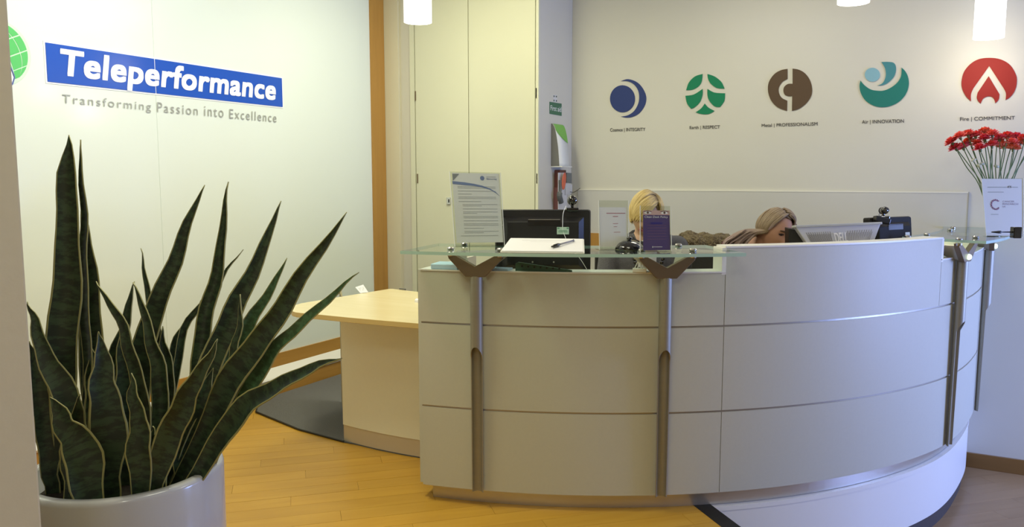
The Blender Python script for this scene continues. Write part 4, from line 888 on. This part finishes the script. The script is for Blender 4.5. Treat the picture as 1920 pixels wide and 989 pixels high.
M_cor = [mat('coral_petal_%d' % k, cc_, .55, var=.15, scale=60) for k, cc_ in enumerate(((.80, .095, .085), (.86, .16, .12), (.74, .07, .09), (.82, .17, .08)))]
M_stem = mat('stem_green', (.10, .17, .065), .5); M_sepal = mat('sepal_green', (.14, .20, .08), .5)
rf = random.Random(11); vd = depth(vb)
for i, (x, y) in enumerate(fl):
    dd = rf.uniform(-.09, .10); hd = at(x, y, vd + dd); f0 = thing('carnation', 'ruffled coral flower on a long green stem in the glass vase', 'flower', hd, 'coral flowers in the glass vase')
    a = rf.uniform(0, 6.28); mouth = vb + Vector((.040 * math.cos(a), .040 * math.sin(a), .26)); foot = vb - Vector((.014 * math.cos(a), .014 * math.sin(a), -.012))
    dirv = (hd - mouth).normalized(); mouth = vb + Vector((0, 0, .25)) + Vector((dirv.x, dirv.y, 0)) * .11
    ax = (hd - mouth).normalized(); u = ax.orthogonal().normalized(); w = ax.cross(u)
    V, Fs = [], []
    for ring in range(4):
        np_ = (14, 12, 9, 6)[ring]; R_ = (.041, .036, .027, .017)[ring]; up_h = (.006, .017, .026, .032)[ring]
        for k in range(np_):
            b0 = 2 * math.pi * k / np_ + ring * .4 + rf.uniform(-.1, .1); wd = math.pi / np_ * 1.25
            n0 = len(V)
            for s, ws in ((.12, .3), (.6, .9), (.92, 1.05)):
                for q_ in (-1, 0, 1):
                    an = b0 + q_ * wd * ws; rr_ = R_ * s * (1 - .08 * abs(q_)) * rf.uniform(.93, 1.07)
                    V.append(hd + (u * math.cos(an) + w * math.sin(an)) * rr_ + ax * (up_h * s + rf.uniform(-.003, .003) + (.004 if q_ == 0 else 0)) + ((u * math.cos(an) + w * math.sin(an)) * R_ * .10 if q_ == 0 and s > .9 else Vector()))
            for r_ in range(2):
                for q_ in range(2): b_ = n0 + r_ * 3 + q_; Fs.append((b_, b_ + 1, b_ + 4, b_ + 3))
    obj('petals', V, Fs, M_cor[i % 4], f0, smooth=False)
    obj('calyx', *lathe(hd - ax * .022, [(.003, .004), (.006, .010), (.008, .02), (.005, .028)], 10, ax), M_sepal, f0, smooth=True)
    mid = hd.lerp(mouth, .5) + Vector((rf.uniform(-.008, .008), rf.uniform(-.008, .008), 0))
    obj('stem', *tube(spline([hd - ax * .02, mid, mouth, foot], 4), .0026, 6), M_stem, f0, smooth=True)
for i, (x, y) in enumerate(((1826, 301), (1842, 308), (1868, 313), (1835, 312))):
    c = at(x, y, vd - .03); o = obj('white_bloom', *lathe(c, [(0, -.006), (.012, -.002), (.015, .004), (.008, .009), (0, .010)], 10, (UP + RT * (i - 1) * .5)), mat('bloom_white', (.55, .60, .50), .6)); tag(o, 'tiny pale filler bloom among the green stems', 'flower', 'pale blooms among the stems')
# charity sign
cs = zp(1886, 445, GZ)
dq = depth(zp(1884, 443.5, GZ)); a_, b_ = at(1849, 441, dq), at(1919, 441, dq); a_.z = b_.z = GZ; q = [a_, b_, at(1918, 334.5, dq + .02), at(1840, 334.5, dq + .02)]
t, n = acrylic('charity_sign', 'white printed charity sign standing in front of the flower vase', 'sign', q, .03)
obj('paper', *slab(ins(q, .01, .01, .99, .99), .0006), mat('sign_paper', (.74, .74, .80), .6), t)
pq = ins(q, .01, .01, .99, .99)
for k in range(26):
    a = math.radians(48 + k * 264 / 25); r1 = .105 if k % 2 else .12
    u, v = .30 + r1 * math.cos(a) * 1.0, .545 + r1 * math.sin(a) * .72
    poly_on('logo_dot', pq, [(u + .016 * math.cos(b * 1.05), v + .012 * math.sin(b * 1.05)) for b in range(6)], mat('dot_mauve', (.22, .10, .20), .5) if k % 3 else mat('dot_pink', (.45, .20, .30), .5), t, .0012)
for s, r_ in (('CANCER', (.48, .585, .78, .615)), ('RESEARCH', (.48, .54, .88, .57)), ('UK', (.48, .495, .56, .525))): text_on('lettering', s, pq, mat('dot_mauve2', (.34, .28, .40), .5), t, .001, rect=r_)
rects_on('print', pq, [(.12, .845, .60, .857), (.74, .845, .88, .857), (.12, .76, .52, .77), (.16, .37, .36, .378)], M_print, t, .0006)
text_on('lettering', '£5', pq, M_txtd, t, .001, bold=.02, rect=(.62, .84, .72, .875))
p = zp(1904, 447, GZ); t = thing('pen_holder', 'small black pen holder with a pen at the front of the right shelf', 'pen holder', p)
obj('block', *obox(p + Vector((0, 0, .028)), RT, _f0, Vector((0, 0, 1)), .040, .035, .056), M_gblack, t, bevel=.004)
a = p + Vector((0, 0, .030)); obj('pen', *tube([a - RT * .02, a - RT * .07, a - RT * .075, a - RT * .085, a - RT * .12], [.003, .003, .007, .007, .0025], 10), M_mon, t, smooth=True)
for k, (x, y) in enumerate(((1755, 447), (1772, 437), (1786, 445))):
    pass
# ---------------------------------------------------------------- people
def capsule(a, b, ra, rb, n=16, m=5):
    a, b = Vector(a), Vector(b); d = (b - a).normalized(); P, R = [], []
    for i in range(m + 1): t = math.pi / 2 * i / m; P.append(a - d * ra * math.cos(t)); R.append(max(1e-4, ra * math.sin(t)))
    for i in range(m + 1): t = math.pi / 2 * i / m; P.append(b + d * rb * math.sin(t)); R.append(max(1e-4, rb * math.cos(t)))
    return tube(P, R, n)
def ellipsoid(c, ax, r, n=20, m=12):
    V, Fs = [], []; c = Vector(c)
    for i in range(m + 1):
        t = math.pi * i / m
        for k in range(n):
            p = 2 * math.pi * k / n; V.append(c + ax[0] * (r[0] * math.sin(t) * math.cos(p)) + ax[1] * (r[1] * math.sin(t) * math.sin(p)) + ax[2] * (r[2] * math.cos(t)))
    for i in range(m):
        for k in range(n): a, b = i * n + k, i * n + (k + 1) % n; Fs.append((a, a + n, b + n, b))
    return V, Fs
def g(x, s): return math.exp(-(x / s) ** 2)
def headpt(th, ph, f=1.0):
    """th polar from the crown, ph azimuth (0 = face); returns local (side, forward, up)"""
    sx, cz = math.sin(th), math.cos(th); x, y = sx * math.sin(ph), sx * math.cos(ph)
    X, Y, Z = x * .073, y * .092, cz * .112
    if Z < 0:
        k = (-Z / .112); X *= 1 - .34 * k ** 1.6
        if Y > 0: Y *= 1 - .10 * k ** 2
        else: Y *= 1 - .45 * k ** 1.2
    if y > 0:
        fr = y ** 1.5
        nose = .026 * g(X, .009 + .006 * g(Z + .026, .014)) * (smst((.016 - Z) / .045) if Z > -.030 else max(0, 1 - ((-.030 - Z) / .011)) ** .6)
        sock = -.0075 * (g(abs(X) - .031, .016) * g(Z - .006, .012))
        brow = .0035 * g(abs(X) - .028, .022) * g(Z - .026, .010)
        lips = (.0050 * g(Z + .050, .0045) + .0058 * g(Z + .060, .0055)) * g(X, .021) - .003 * g(Z + .055, .0016) * g(X, .022)
        chin = .007 * g(X, .02) * g(Z + .094, .014) - .004 * g(X, .025) * g(Z + .076, .008)
        cheek = .004 * g(abs(X) - .042, .018) * g(Z + .028, .02)
        Y += fr * (nose + sock + brow + lips + chin + cheek)
    return X * f, Y * f, Z * f
def head(c, S_, F_, U_, f=1.0):
    n, m = 84, 72; V, Fs = [], []
    for i in range(m + 1):
        for k in range(n):
            x, y, z = headpt(max(1e-3, min(math.pi - 1e-3, math.pi * i / m)), 2 * math.pi * k / n, f); V.append(c + S_ * x + F_ * y + U_ * z)
    for i in range(m):
        for k in range(n): a, b = i * n + k, i * n + (k + 1) % n; Fs.append((a, a + n, b + n, b))
    return V, Fs
def remeshed(name, parts, vox, mt, parent, it=3, mats=None):
    V, Fs = merge(*parts); o = obj(name, V, Fs, mt, parent); fixn_parts = None
    r = o.modifiers.new('r', 'REMESH'); r.mode = 'VOXEL'; r.voxel_size = vox; r.use_smooth_shade = True
    s = o.modifiers.new('s', 'SMOOTH'); s.factor = .5; s.iterations = it
    dg = bpy.context.evaluated_depsgraph_get(); dg.update()
    me = bpy.data.meshes.new_from_object(o.evaluated_get(dg)); o.modifiers.clear(); o.data = me
    for p in me.polygons: p.use_smooth = True
    if not me.materials: me.materials.append(mt)
    return o
def hand(w, d, pn, S_, s=1.0, curl=.5):
    """palm from wrist w along d, palm normal pn, S_ towards the thumb; five separate bent fingers"""
    d = d.normalized(); pn = pn.normalized(); parts = []
    k = w + d * .085 * s
    for i, o_ in enumerate((-.027, -.009, .009, .027)): parts.append(capsule(w + S_ * o_ * .55, k + S_ * o_, .014 * s, .0105 * s, 10, 3))
    for i, (o_, ln) in enumerate(((-.030, .060), (-.010, .076), (.011, .082), (.031, .074))):
        a = k + S_ * o_; dd = (d + S_ * o_ * 2).normalized()
        for j, (fr, rr_) in enumerate(((.45, .0088), (.30, .0078), (.25, .0068))):
            ang = curl * (j + .6); nd_ = (dd * math.cos(ang) + pn * math.sin(ang)).normalized(); b = a + nd_ * ln * fr * s; parts.append(capsule(a, b, rr_, rr_ * .92, 8, 3)); a = b
    a = w + S_ * .022 + d * .02; b = a + (S_ * .8 + d * .7 + pn * .2).normalized() * .042; c = b + (S_ * .25 + d + pn * .3).normalized() * .032; e = c + (d + pn * .4).normalized() * .025
    parts += [capsule(a, b, .014, .011, 8, 3), capsule(b, c, .0105, .0095, 8, 3), capsule(c, e, .0092, .0075, 8, 3)]
    return parts
def haircol(name, c1, c2, c3=None, root=False):
    m = bpy.data.materials.new(name); m.use_nodes = True; nt = m.node_tree; b = nt.nodes['Principled BSDF']; L = nt.links
    at_ = nt.nodes.new('ShaderNodeTexCoord'); nz = nt.nodes.new('ShaderNodeTexNoise'); nz.inputs['Scale'].default_value = 1.0; nz.inputs['Detail'].default_value = 4
    mp = nt.nodes.new('ShaderNodeMapping'); mp.inputs['Scale'].default_value = (90, 2.0, 1); L.new(at_.outputs['UV'], mp.inputs[0]); L.new(mp.outputs[0], nz.inputs[0])
    cr = nt.nodes.new('ShaderNodeValToRGB'); cr.color_ramp.elements[0].position = .36; cr.color_ramp.elements[0].color = (*c1, 1); cr.color_ramp.elements[1].position = .62; cr.color_ramp.elements[1].color = (*c2, 1)
    L.new(nz.outputs[0], cr.inputs[0])
    if c3:
        sp_ = nt.nodes.new('ShaderNodeSeparateXYZ'); L.new(at_.outputs['UV'], sp_.inputs[0]); mx = nt.nodes.new('ShaderNodeMix'); mx.data_type = 'RGBA'
        mr = nt.nodes.new('ShaderNodeMapRange'); mr.inputs[1].default_value = .55 if not root else .32; mr.inputs[2].default_value = 1.0 if not root else .02; L.new(sp_.outputs[1], mr.inputs[0]); L.new(mr.outputs[0], mx.inputs[0]); L.new(cr.outputs[0], mx.inputs[6]); mx.inputs[7].default_value = (*c3, 1); L.new(mx.outputs[2], b.inputs['Base Color'])
    else: L.new(cr.outputs[0], b.inputs['Base Color'])
    b.inputs['Roughness'].default_value = .45; b.inputs['Specular IOR Level'].default_value = .35
    return m
def locks(name, paths, widths, mt, parent, thick=.006):
    """hair made of overlapping tapered flat locks"""
    V, Fs, uv = [], [], []; rnd = random.Random(5)
    for P, c, wd in [(p, c, w) for (p, c), w in zip(paths, widths)]:
        P = spline(P, 4); n = len(P); u0 = rnd.random() * 9; n0 = len(V)
        for i, p in enumerate(P):
            t = i / (n - 1); d = (P[min(i + 1, n - 1)] - P[max(i - 1, 0)]).normalized(); out = (p - c); out = (out - d * out.dot(d)).normalized(); sd = d.cross(out)
            w = wd * (.35 + .65 * min(1, t * 5)) * (1 - .8 * max(0, (t - .7) / .3) ** 1.5); th = thick * (.4 + .6 * math.sin(math.pi * min(1, t + .15)))
            for a, b in ((-1, -.3), (-.5, .6), (0, 1), (.5, .6), (1, -.3), (0, -.8)):
                V.append(p + sd * (a * w / 2) + out * (b * th)); uv.append((u0 + a * .1, t))
        for i in range(n - 1):
            for k in range(6): a, b = n0 + i * 6 + k, n0 + i * 6 + (k + 1) % 6; Fs.append((a, b, b + 6, a + 6))
        Fs.append(tuple(n0 + k for k in range(5, -1, -1)))
    return obj(name, V, Fs, mt, parent, smooth=True, uv=uv)
M_skin1 = mat('warm_skin', (.56, .35, .23), .5, var=.05, scale=30); M_skin2 = mat('tan_skin', (.50, .27, .18), .5, var=.08, scale=25)
M_lip = mat('lip_colour', (.38, .13, .11), .4); M_eye = mat('eye_white', (.70, .68, .64), .2); M_iris = mat('eye_dark', (.03, .02, .015), .15); M_browm = mat('brow_hair', (.11, .065, .035), .7); M_lash = mat('lash_dark', (.035, .02, .018), .8)  # lash colour is a plain dark tone for lids and closed eyes
def face_parts(t, c, S_, F_, U_, f, closed=False):
    for s in (-1, 1):
        e = c + S_ * (s * .031 * f) + F_ * (.0705 * f) + U_ * (.006 * f)
        ey = obj('eye', *ellipsoid(e, (S_, F_, U_), (.0135 * f, .0125 * f, .0085 * f if not closed else .006 * f)), M_eye if not closed else M_lash, t, smooth=True)
        if not closed: obj('iris', *ellipsoid(e + F_ * .0085 * f, (S_, F_, U_), (.0058 * f, .005 * f, .0058 * f), 14, 8), M_iris, ey, smooth=True)
        obj('eyelid', *tube(spline([c + S_ * (s * x * f) + F_ * (y * f) + U_ * (z * f) for x, y, z in ((.018, .079, .004), (.026, .084, .0125), (.036, .082, .013), (.046, .072, .004))], 4), .0022 * f, 8), M_lash, t, smooth=True)
        obj('eyebrow', *tube(spline([c + S_ * (s * x * f) + F_ * (y * f) + U_ * (z * f) for x, y, z in ((.014, .0905, .024), (.026, .089, .030), (.038, .083, .031), (.050, .071, .024))], 4), [.002 * f] + [.0034 * f] * 11 + [.0015 * f], 8), M_browm, t, smooth=True)
    obj('lips', *merge(tube(spline([c + S_ * (x * f) + F_ * (y * f) + U_ * (z * f) for x, y, z in ((-.023, .078, -.054), (-.010, .0885, -.0505), (0, .0895, -.052), (.010, .0885, -.0505), (.023, .078, -.054))], 4), [.001] + [.0038 * f] * 15 + [.001], 8), tube(spline([c + S_ * (x * f) + F_ * (y * f) + U_ * (z * f) for x, y, z in ((-.021, .077, -.056), (-.009, .087, -.060), (.009, .087, -.060), (.021, .077, -.056))], 4), [.001] + [.0045 * f] * 11 + [.001], 8)), M_lip, t, smooth=True)
def frame(fwd, up):
    F_ = Vector(fwd).normalized(); U_ = Vector(up); U_ = (U_ - F_ * U_.dot(F_)).normalized(); return U_.cross(F_) * -1, F_, U_
TOV = -_f0    # towards the viewer
def seated(name, label, hc, hf, hu, f, base, face, lean, skin, cloth, sleeve_only=False, cuffs=None):
    """base: point under the pelvis (seat), face: horizontal facing, lean: chest offset"""
    S_, F_, U_ = frame(hf, hu); fc = Vector(face).normalized(); sd = Vector((fc.y, -fc.x, 0))
    pel = Vector((base.x, base.y, .56)); nk = hc - U_ * .105 - F_ * .028; chest = pel.lerp(nk, .68) - fc * .005; waist = pel.lerp(nk, .30); sh = nk - (nk - pel).normalized() * .075
    up_ = (nk - pel).normalized()
    t = thing('person', label, 'person', (pel.x, pel.y, 0), 'women behind the desk')
    shl, shr = sh - sd * .165, sh + sd * .165
    skinp = [head(hc, S_, F_, U_, f)] + [ellipsoid(hc + S_ * (s * .073 * f) - F_ * .004 - U_ * .004, (S_, F_, U_), (.008, .017, .029), 12, 8) for s in (-1, 1)]
    skinp += [capsule(hc - U_ * .06 - F_ * .022, nk - up_ * .05, .050, .056), capsule(nk - up_ * .05, chest, .075, .115, 20), ellipsoid(chest, (sd, fc, up_), (.165, .105, .13)), ellipsoid(waist, (sd, fc, up_), (.130, .10, .15)), ellipsoid(pel, (sd, fc, Vector((0, 0, 1))), (.17, .14, .13))]
    clp = [capsule(sh + up_ * .01 - sd * .11, sh + up_ * .01 + sd * .11, .062, .062, 20), ellipsoid(chest, (sd, fc, up_), (.185, .125, .155)), ellipsoid(waist, (sd, fc, up_), (.155, .125, .17)), ellipsoid(pel, (sd, fc, Vector((0, 0, 1))), (.185, .155, .13)), capsule(nk - up_ * .045, sh, .070, .10)]
    for s, shp in ((-1, shl), (1, shr)):
        el = shp + Vector((0, 0, -.25)) + sd * (s * .05) + fc * .09; el.z = max(el.z, .80); wr = Vector((el.x, el.y, 0)) + fc * .22 - sd * (s * .09); wr.z = .79
        skinp += [capsule(shp, el, .048, .038), capsule(el, wr, .038, .025)] + hand(wr, fc - sd * s * .2, Vector((0, 0, -1)), sd * -s, 1.0, .28)
        clp += [capsule(shp, el, .063, .052), capsule(el, wr - (wr - el).normalized() * .05, .052, .038)]
        hip = pel + sd * (s * .09); kn = hip + fc * .42 + Vector((0, 0, .0)); kn.z = .54; ft = kn + fc * .02; ft.z = .09
        skinp += [capsule(hip, kn, .085, .058), capsule(kn, ft, .056, .038), capsule(ft + Vector((0, 0, -.045)), ft + fc * .16 + Vector((0, 0, -.06)), .040, .028)]
    b = remeshed('body', skinp, .0048, skin, t, 2)
    j = remeshed(cloth[0], clp, .008, cloth[1], t, 4); j['label'] = cloth[2]
    face_parts(t, hc, S_, F_, U_, f, closed=sleeve_only)
    return t, S_, F_, U_, nk, sd, fc, chest, up_
# blonde woman behind the holders
D1 = 3.98; h1 = at(1211, 404, D1)
hf = TOV * 1.0 - RT * .34 - Vector((0, 0, 1)) * .30; hu = Vector((0, 0, 1)) + RT * .12
M_jk = mat('grey_tweed', (.10, .10, .11), .9, var=.6, scale=260, bump=.4)
w1, S1, F1, U1, nk1, sd1, fc1, ch1, up1 = seated('person', 'blonde woman in a dark grey cardigan seated behind the clear sign holders', h1, hf, hu, .93, h1 - TOV * .13 + Vector((0, 0, 0)), TOV, 0, M_skin1, ('cardigan', M_jk, 'dark grey speckled cardigan'))
def hp(c, S_, F_, U_, x, y, z): return c + S_ * x + F_ * y + U_ * z
def scalp(c, S_, F_, U_, th, ph, f, k=1.0):
    x, y, z = headpt(th, ph, f * k); return hp(c, S_, F_, U_, x, y, z)
def comb(c, S_, F_, U_, f, ends, n, seed, lift=1.13, part=(.35, .5)):
    """locks start at the parting and follow the head to a polar angle given by ends(azimuth)"""
    rnd = random.Random(seed); out = []; wd = []
    for i in range(n):
        ph = 2 * math.pi * (i + rnd.uniform(-.4, .4)) / n; layer = rnd.uniform(0, 1); e = ends(ph) * (1 - .12 * layer * rnd.random())
        P = []
        for k in range(7):
            t = k / 6; th = .12 + (e - .12) * t; a = ph + part[0] * (1 - t) * math.sin(ph - part[1])
            kk = lift - .03 * layer + .03 * math.sin(t * math.pi) + (0 if t < .9 else -.03)
            P.append(scalp(c, S_, F_, U_, th, a + rnd.uniform(-.06, .06), f, kk + rnd.uniform(-.015, .02)))
        out.append((P, c)); wd.append(rnd.uniform(.010, .020))
    return out, wd
M_blond = haircol('blonde_hair', (.38, .25, .08), (.82, .66, .30), (.17, .11, .045), True)
# azimuth: S axis sign tells which side is image-left
def sdir(c, S_, F_, U_, f, v, k=1.0):
    """point above the scalp in direction v = (image right, up, towards the viewer)"""
    w = (RT * v[0] + Vector((0, 0, 1)) * v[1] + TOV * v[2]).normalized(); x, y, z = w.dot(S_) / .073, w.dot(F_) / .092, w.dot(U_) / .112
    l = math.sqrt(x * x + y * y + z * z); th = math.acos(max(-1, min(1, z / l))); ph = math.atan2(x, y)
    return scalp(c, S_, F_, U_, th, ph, f, k)
def slerp(a, b, t):
    a, b = Vector(a).normalized(), Vector(b).normalized(); w = math.acos(max(-1, min(1, a.dot(b))))
    return a if w < 1e-4 else (a * math.sin((1 - t) * w) + b * math.sin(t * w)) / math.sin(w)
def sweep(c, S_, F_, U_, f, A0, A1, B0, B1, n, rnd, lift=1.14, puff=.05, wmin=.008, wmax=.015, jit=.12, tail=None):
    out, wd = [], []
    for i in range(n):
        s = rnd.random(); a = Vector(A0).lerp(Vector(A1), s); b = Vector(B0).lerp(Vector(B1), min(1, max(0, s + rnd.uniform(-.12, .12))))
        a += Vector([rnd.uniform(-jit, jit) * .5 for _ in range(3)]); b += Vector([rnd.uniform(-jit, jit) for _ in range(3)]); k0 = lift + rnd.uniform(-.03, .03); P = []
        for q in range(6):
            t = q / 5; P.append(sdir(c, S_, F_, U_, f, slerp(a, b, t), k0 + puff * math.sin(t * math.pi) + rnd.uniform(-.012, .012)))
        o1, o2 = rnd.uniform(-1, 1), rnd.uniform(-1, 1)
        if tail: P += [at(x + o1 * r + rnd.uniform(-2, 2), y + o1 * r * .5 + rnd.uniform(-2, 2), d + o2 * .035) for x, y, d, r in tail]
        out.append((P, c)); wd.append(rnd.uniform(wmin, wmax))
    return out, wd
def shell(c, S_, F_, U_, f, ends, k, mt, t):
    V, Fs = [], []; n, m_ = 48, 20
    for i in range(m_ + 1):
        for q in range(n):
            ph = 2 * math.pi * q / n; V.append(scalp(c, S_, F_, U_, max(.01, ends(ph) * i / m_), ph, f, k))
    for i in range(m_):
        for q in range(n): a, b = i * n + q, i * n + (q + 1) % n; Fs.append((a, a + n, b + n, b))
    obj('hair_under', V, Fs, mt, t, smooth=True)
def under1(ph): fr = math.cos(ph); return .80 + (.95 * max(0, min(1, (.55 - fr) / .6)))
shell(h1, S1, F1, U1, .93, under1, 1.09, haircol('blonde_roots', (.20, .12, .04), (.48, .33, .12)), w1)
R3 = random.Random(31); PP, WW = [], []
for args in (
    # back and top, over to the image-left
    ((.25, .9, -.5), (.05, .9, -.9), (-.95, -.25, .0), (-.6, -.45, -.9), 60),
    ((.35, .85, .45), (.25, .95, -.4), (-.80, -.05, .75), (-1.0, -.20, .05), 95),
    ((.45, .72, .62), (.35, .85, .45), (-.40, -.08, 1.), (-.85, -.16, .62), 80),
    # short side on the image-right
    ((.40, .80, .45), (.25, .9, -.5), (.92, .20, .38), (.80, -.1, -.6), 60),
    ((.45, .76, .58), (.50, .72, .50), (.78, .30, .62), (.92, .15, .35), 26),
    ((.10, .9, -.8), (-.2, .7, -1), (.7, -.3, -.8), (-.7, -.4, -.8), 40)):
    a_, b_ = sweep(h1, S1, F1, U1, .93, *args, R3, lift=1.16, jit=.16, puff=.09, wmin=.008, wmax=.016); PP += a_; WW += b_
locks('hair', PP, WW, M_blond, w1, .005)
# white blouse, dark beads, blue lanyard
q0 = nk1 - up1 * .06 + fc1 * .10
obj('blouse', *merge(ellipsoid(ch1 + fc1 * .055 - sd1 * .0 + up1 * .0, (sd1, fc1, up1), (.075, .082, .16))), M_paper2, w1, smooth=True)
obj('scarf', *merge(*[capsule(nk1 + sd1 * (.075 * math.cos(a)) + fc1 * (.075 * math.sin(a) + .015) - up1 * (.03 + .03 * math.sin(a)), nk1 + sd1 * (.075 * math.cos(a + .5)) + fc1 * (.075 * math.sin(a + .5) + .015) - up1 * (.03 + .03 * math.sin(a + .5)), .020, .020, 10, 3) for a in [k * .4488 for k in range(14)]]), mat('dark_scarf', (.02, .02, .025), .8), w1, smooth=True)
bd = [nk1 + sd1 * x + fc1 * (.13 + .04 * (1 - abs(x) * 8)) - up1 * z for x, z in ((-.075, .06), (-.07, .12), (-.05, .17), (-.02, .20), (.02, .20), (.05, .17), (.07, .12), (.075, .06))]
for p in spline(bd, 3): obj('bead', *ellipsoid(p, (sd1, fc1, up1), (.011, .011, .011), 10, 6), M_gblack, w1, smooth=True)
# bowed woman
D2 = 4.08; h2 = at(1452, 432, D2)
hf = TOV * .80 + RT * .43 - Vector((0, 0, 1)) * .42; hu = Vector((0, 0, 1)) * .9 + TOV * .25 + RT * .42
M_top = mat('dark_red_top', (.075, .010, .014), .85, var=.2, scale=80)
w2, S2, F2, U2, nk2, sd2, fc2, ch2, up2 = seated('person', 'woman in dark red with long fair hair, bowing her head beside the silver monitor', h2, hf, hu, .95, h2 - TOV * .38 - RT * .30, (TOV + RT * .25), 0, M_skin2, ('jumper', M_top, 'dark red jumper'), True)
M_fair = haircol('fair_hair', (.13, .085, .05), (.38, .29, .19), (.36, .26, .27))
def under2(ph): fr = math.cos(ph); return .62 + (1.05 * max(0, min(1, (.70 - fr) / .7)))
shell(h2, S2, F2, U2, .95, under2, 1.08, haircol('fair_roots', (.07, .045, .025), (.20, .145, .09)), w2)
R4 = random.Random(41); PP, WW = [], []
tail = [(1404, 437, D2 - .01, 9), (1386, 449, D2 - .01, 14), (1374, 464, D2 + .0, 18), (1368, 490, D2 + .0, 18)]
for args, tl in (
    (((.30, .90, .55), (.05, 1., .1), (-.80, -.02, .62), (-1., .0, .1), 110), tail),
    (((.05, 1., .1), (-.1, .8, -.5), (-1., .05, .1), (-.85, -.2, -.5), 40), tail),
    (((.42, .80, .62), (.25, .92, .55), (-.62, .12, .80), (-.85, .02, .55), 46), None),
    (((.50, .72, .62), (.25, .95, .2), (.92, .28, .45), (.98, .12, .0), 40), None),
    (((.2, .95, -.1), (.0, .8, -.8), (.95, -.1, -.2), (.3, -.4, -1.), 46), None),
    (((.45, .80, .50), (.30, .95, .1), (.97, .22, .30), (1., .10, -.1), 22), [(1488, 420, D2 + .02, 4), (1492, 427, D2 + .03, 4)])):
    a_, b_ = sweep(h2, S2, F2, U2, .95, *args, R4, lift=1.13, puff=.05, jit=.07, tail=tl, wmin=.008, wmax=.017); PP += a_; WW += b_
locks('hair', PP, WW, M_fair, w2, .005)
o = obj('sleeve_shoulder', *ellipsoid(at(1374, 462, D2 + .06), (RT, FW, UP), (.062, .07, .045), 20, 12), M_top, w2, smooth=True)
# ---------------------------------------------------------------- chairs
def chair(label, base, fc, mt):
    fc = Vector(fc).normalized(); sd = Vector((fc.y, -fc.x, 0)); Z = Vector((0, 0, 1)); b = Vector((base.x, base.y, 0.008))
    t = thing('office_chair', label, 'chair', b)
    s = b + Vector((0, 0, .40))
    obj('seat', *obox(s, sd, fc, Z, .48, .46, .07), mt, t, bevel=.025)
    obj('backrest', *obox(s - fc * .255 + Z * .36, sd, fc, Z, .42, .05, .46), mt, t, bevel=.022)
    obj('back_bracket', *obox(s - fc * .265 + Z * .06, sd, fc, Z, .06, .03, .20), M_mon2, t)
    obj('column', *tube([b + Z * .07, s - Z * .03], .025, 12), M_mon2, t)
    for k in range(5):
        a = 2 * math.pi * k / 5; d = sd * math.cos(a) + fc * math.sin(a); l = obj('leg', *tube([b + Z * .09, b + d * .28 + Z * .065], [.022, .014], 8), M_mon2, t)
        obj('castor', *lathe(b + d * .28 + Z * .03 - sd * .01, [(0, 0), (.03, 0), (.03, .02), (0, .02)], 12, sd), M_black, l)
    return t
chair('dark office chair under the blonde woman', h1 - TOV * .16, TOV, M_mon2)
chair('dark office chair under the bowed woman', h2 - TOV * .40 - RT * .30, TOV + RT * .25, M_mon2)
cb = at(1330, 470, 4.72); chair('empty office chair with a furry olive coat over it', Vector((cb.x, cb.y, 0)) - _f0 * .27, -TOV, mat('dark_green_fabric', (.02, .04, .035), .85))
# coat heaped on the chair back
cp_ = [(1290, 452, 4.62, .045), (1300, 463, 4.58, .06), (1318, 456, 4.64, .05), (1336, 462, 4.60, .06), (1352, 457, 4.64, .05), (1362, 465, 4.60, .06), (1288, 475, 4.60, .06), (1320, 482, 4.60, .08), (1350, 485, 4.60, .08), (1300, 500, 4.62, .08), (1335, 510, 4.62, .08), (1372, 478, 4.64, .06)]
ct = thing('furry_coat', 'shaggy olive brown coat draped over the chair back between the two women', 'coat', at(1330, 520, 4.62))
co = remeshed('coat_body', [ellipsoid(at(x, y, d), (RT, FW, UP), (r * 1.25, r * .9, r * .8), 14, 10) for x, y, d, r in [(x_, y_ - 7, d_, r_) for x_, y_, d_, r_ in cp_]], .008, mat('olive_fur', (.13, .10, .055), .95, var=.6, scale=70, bump=.8), ct, 2)
me = co.data
for v in me.vertices:
    d = noise.noise(v.co * 55) * .010 + noise.noise(v.co * 130) * .005; v.co += v.normal * d
rnd = random.Random(2); V, Fs = [], []
og = ORG['furry_coat']
for i in range(5200):
    v = me.vertices[rnd.randrange(len(me.vertices))]; p = v.co + og; nrm = v.normal; tp = p + nrm * .008 + Vector((rnd.uniform(-.012, .012), rnd.uniform(-.012, .012), -.010)); sd_ = nrm.orthogonal().normalized() * .0022; n0 = len(V)
    V += [p - sd_, p + sd_, tp]; Fs.append((n0, n0 + 1, n0 + 2))
o = obj('fur', V, Fs, mat('fur_tips', (.22, .18, .10), .9, var=.5, scale=40), ct); o['kind'] = 'stuff'
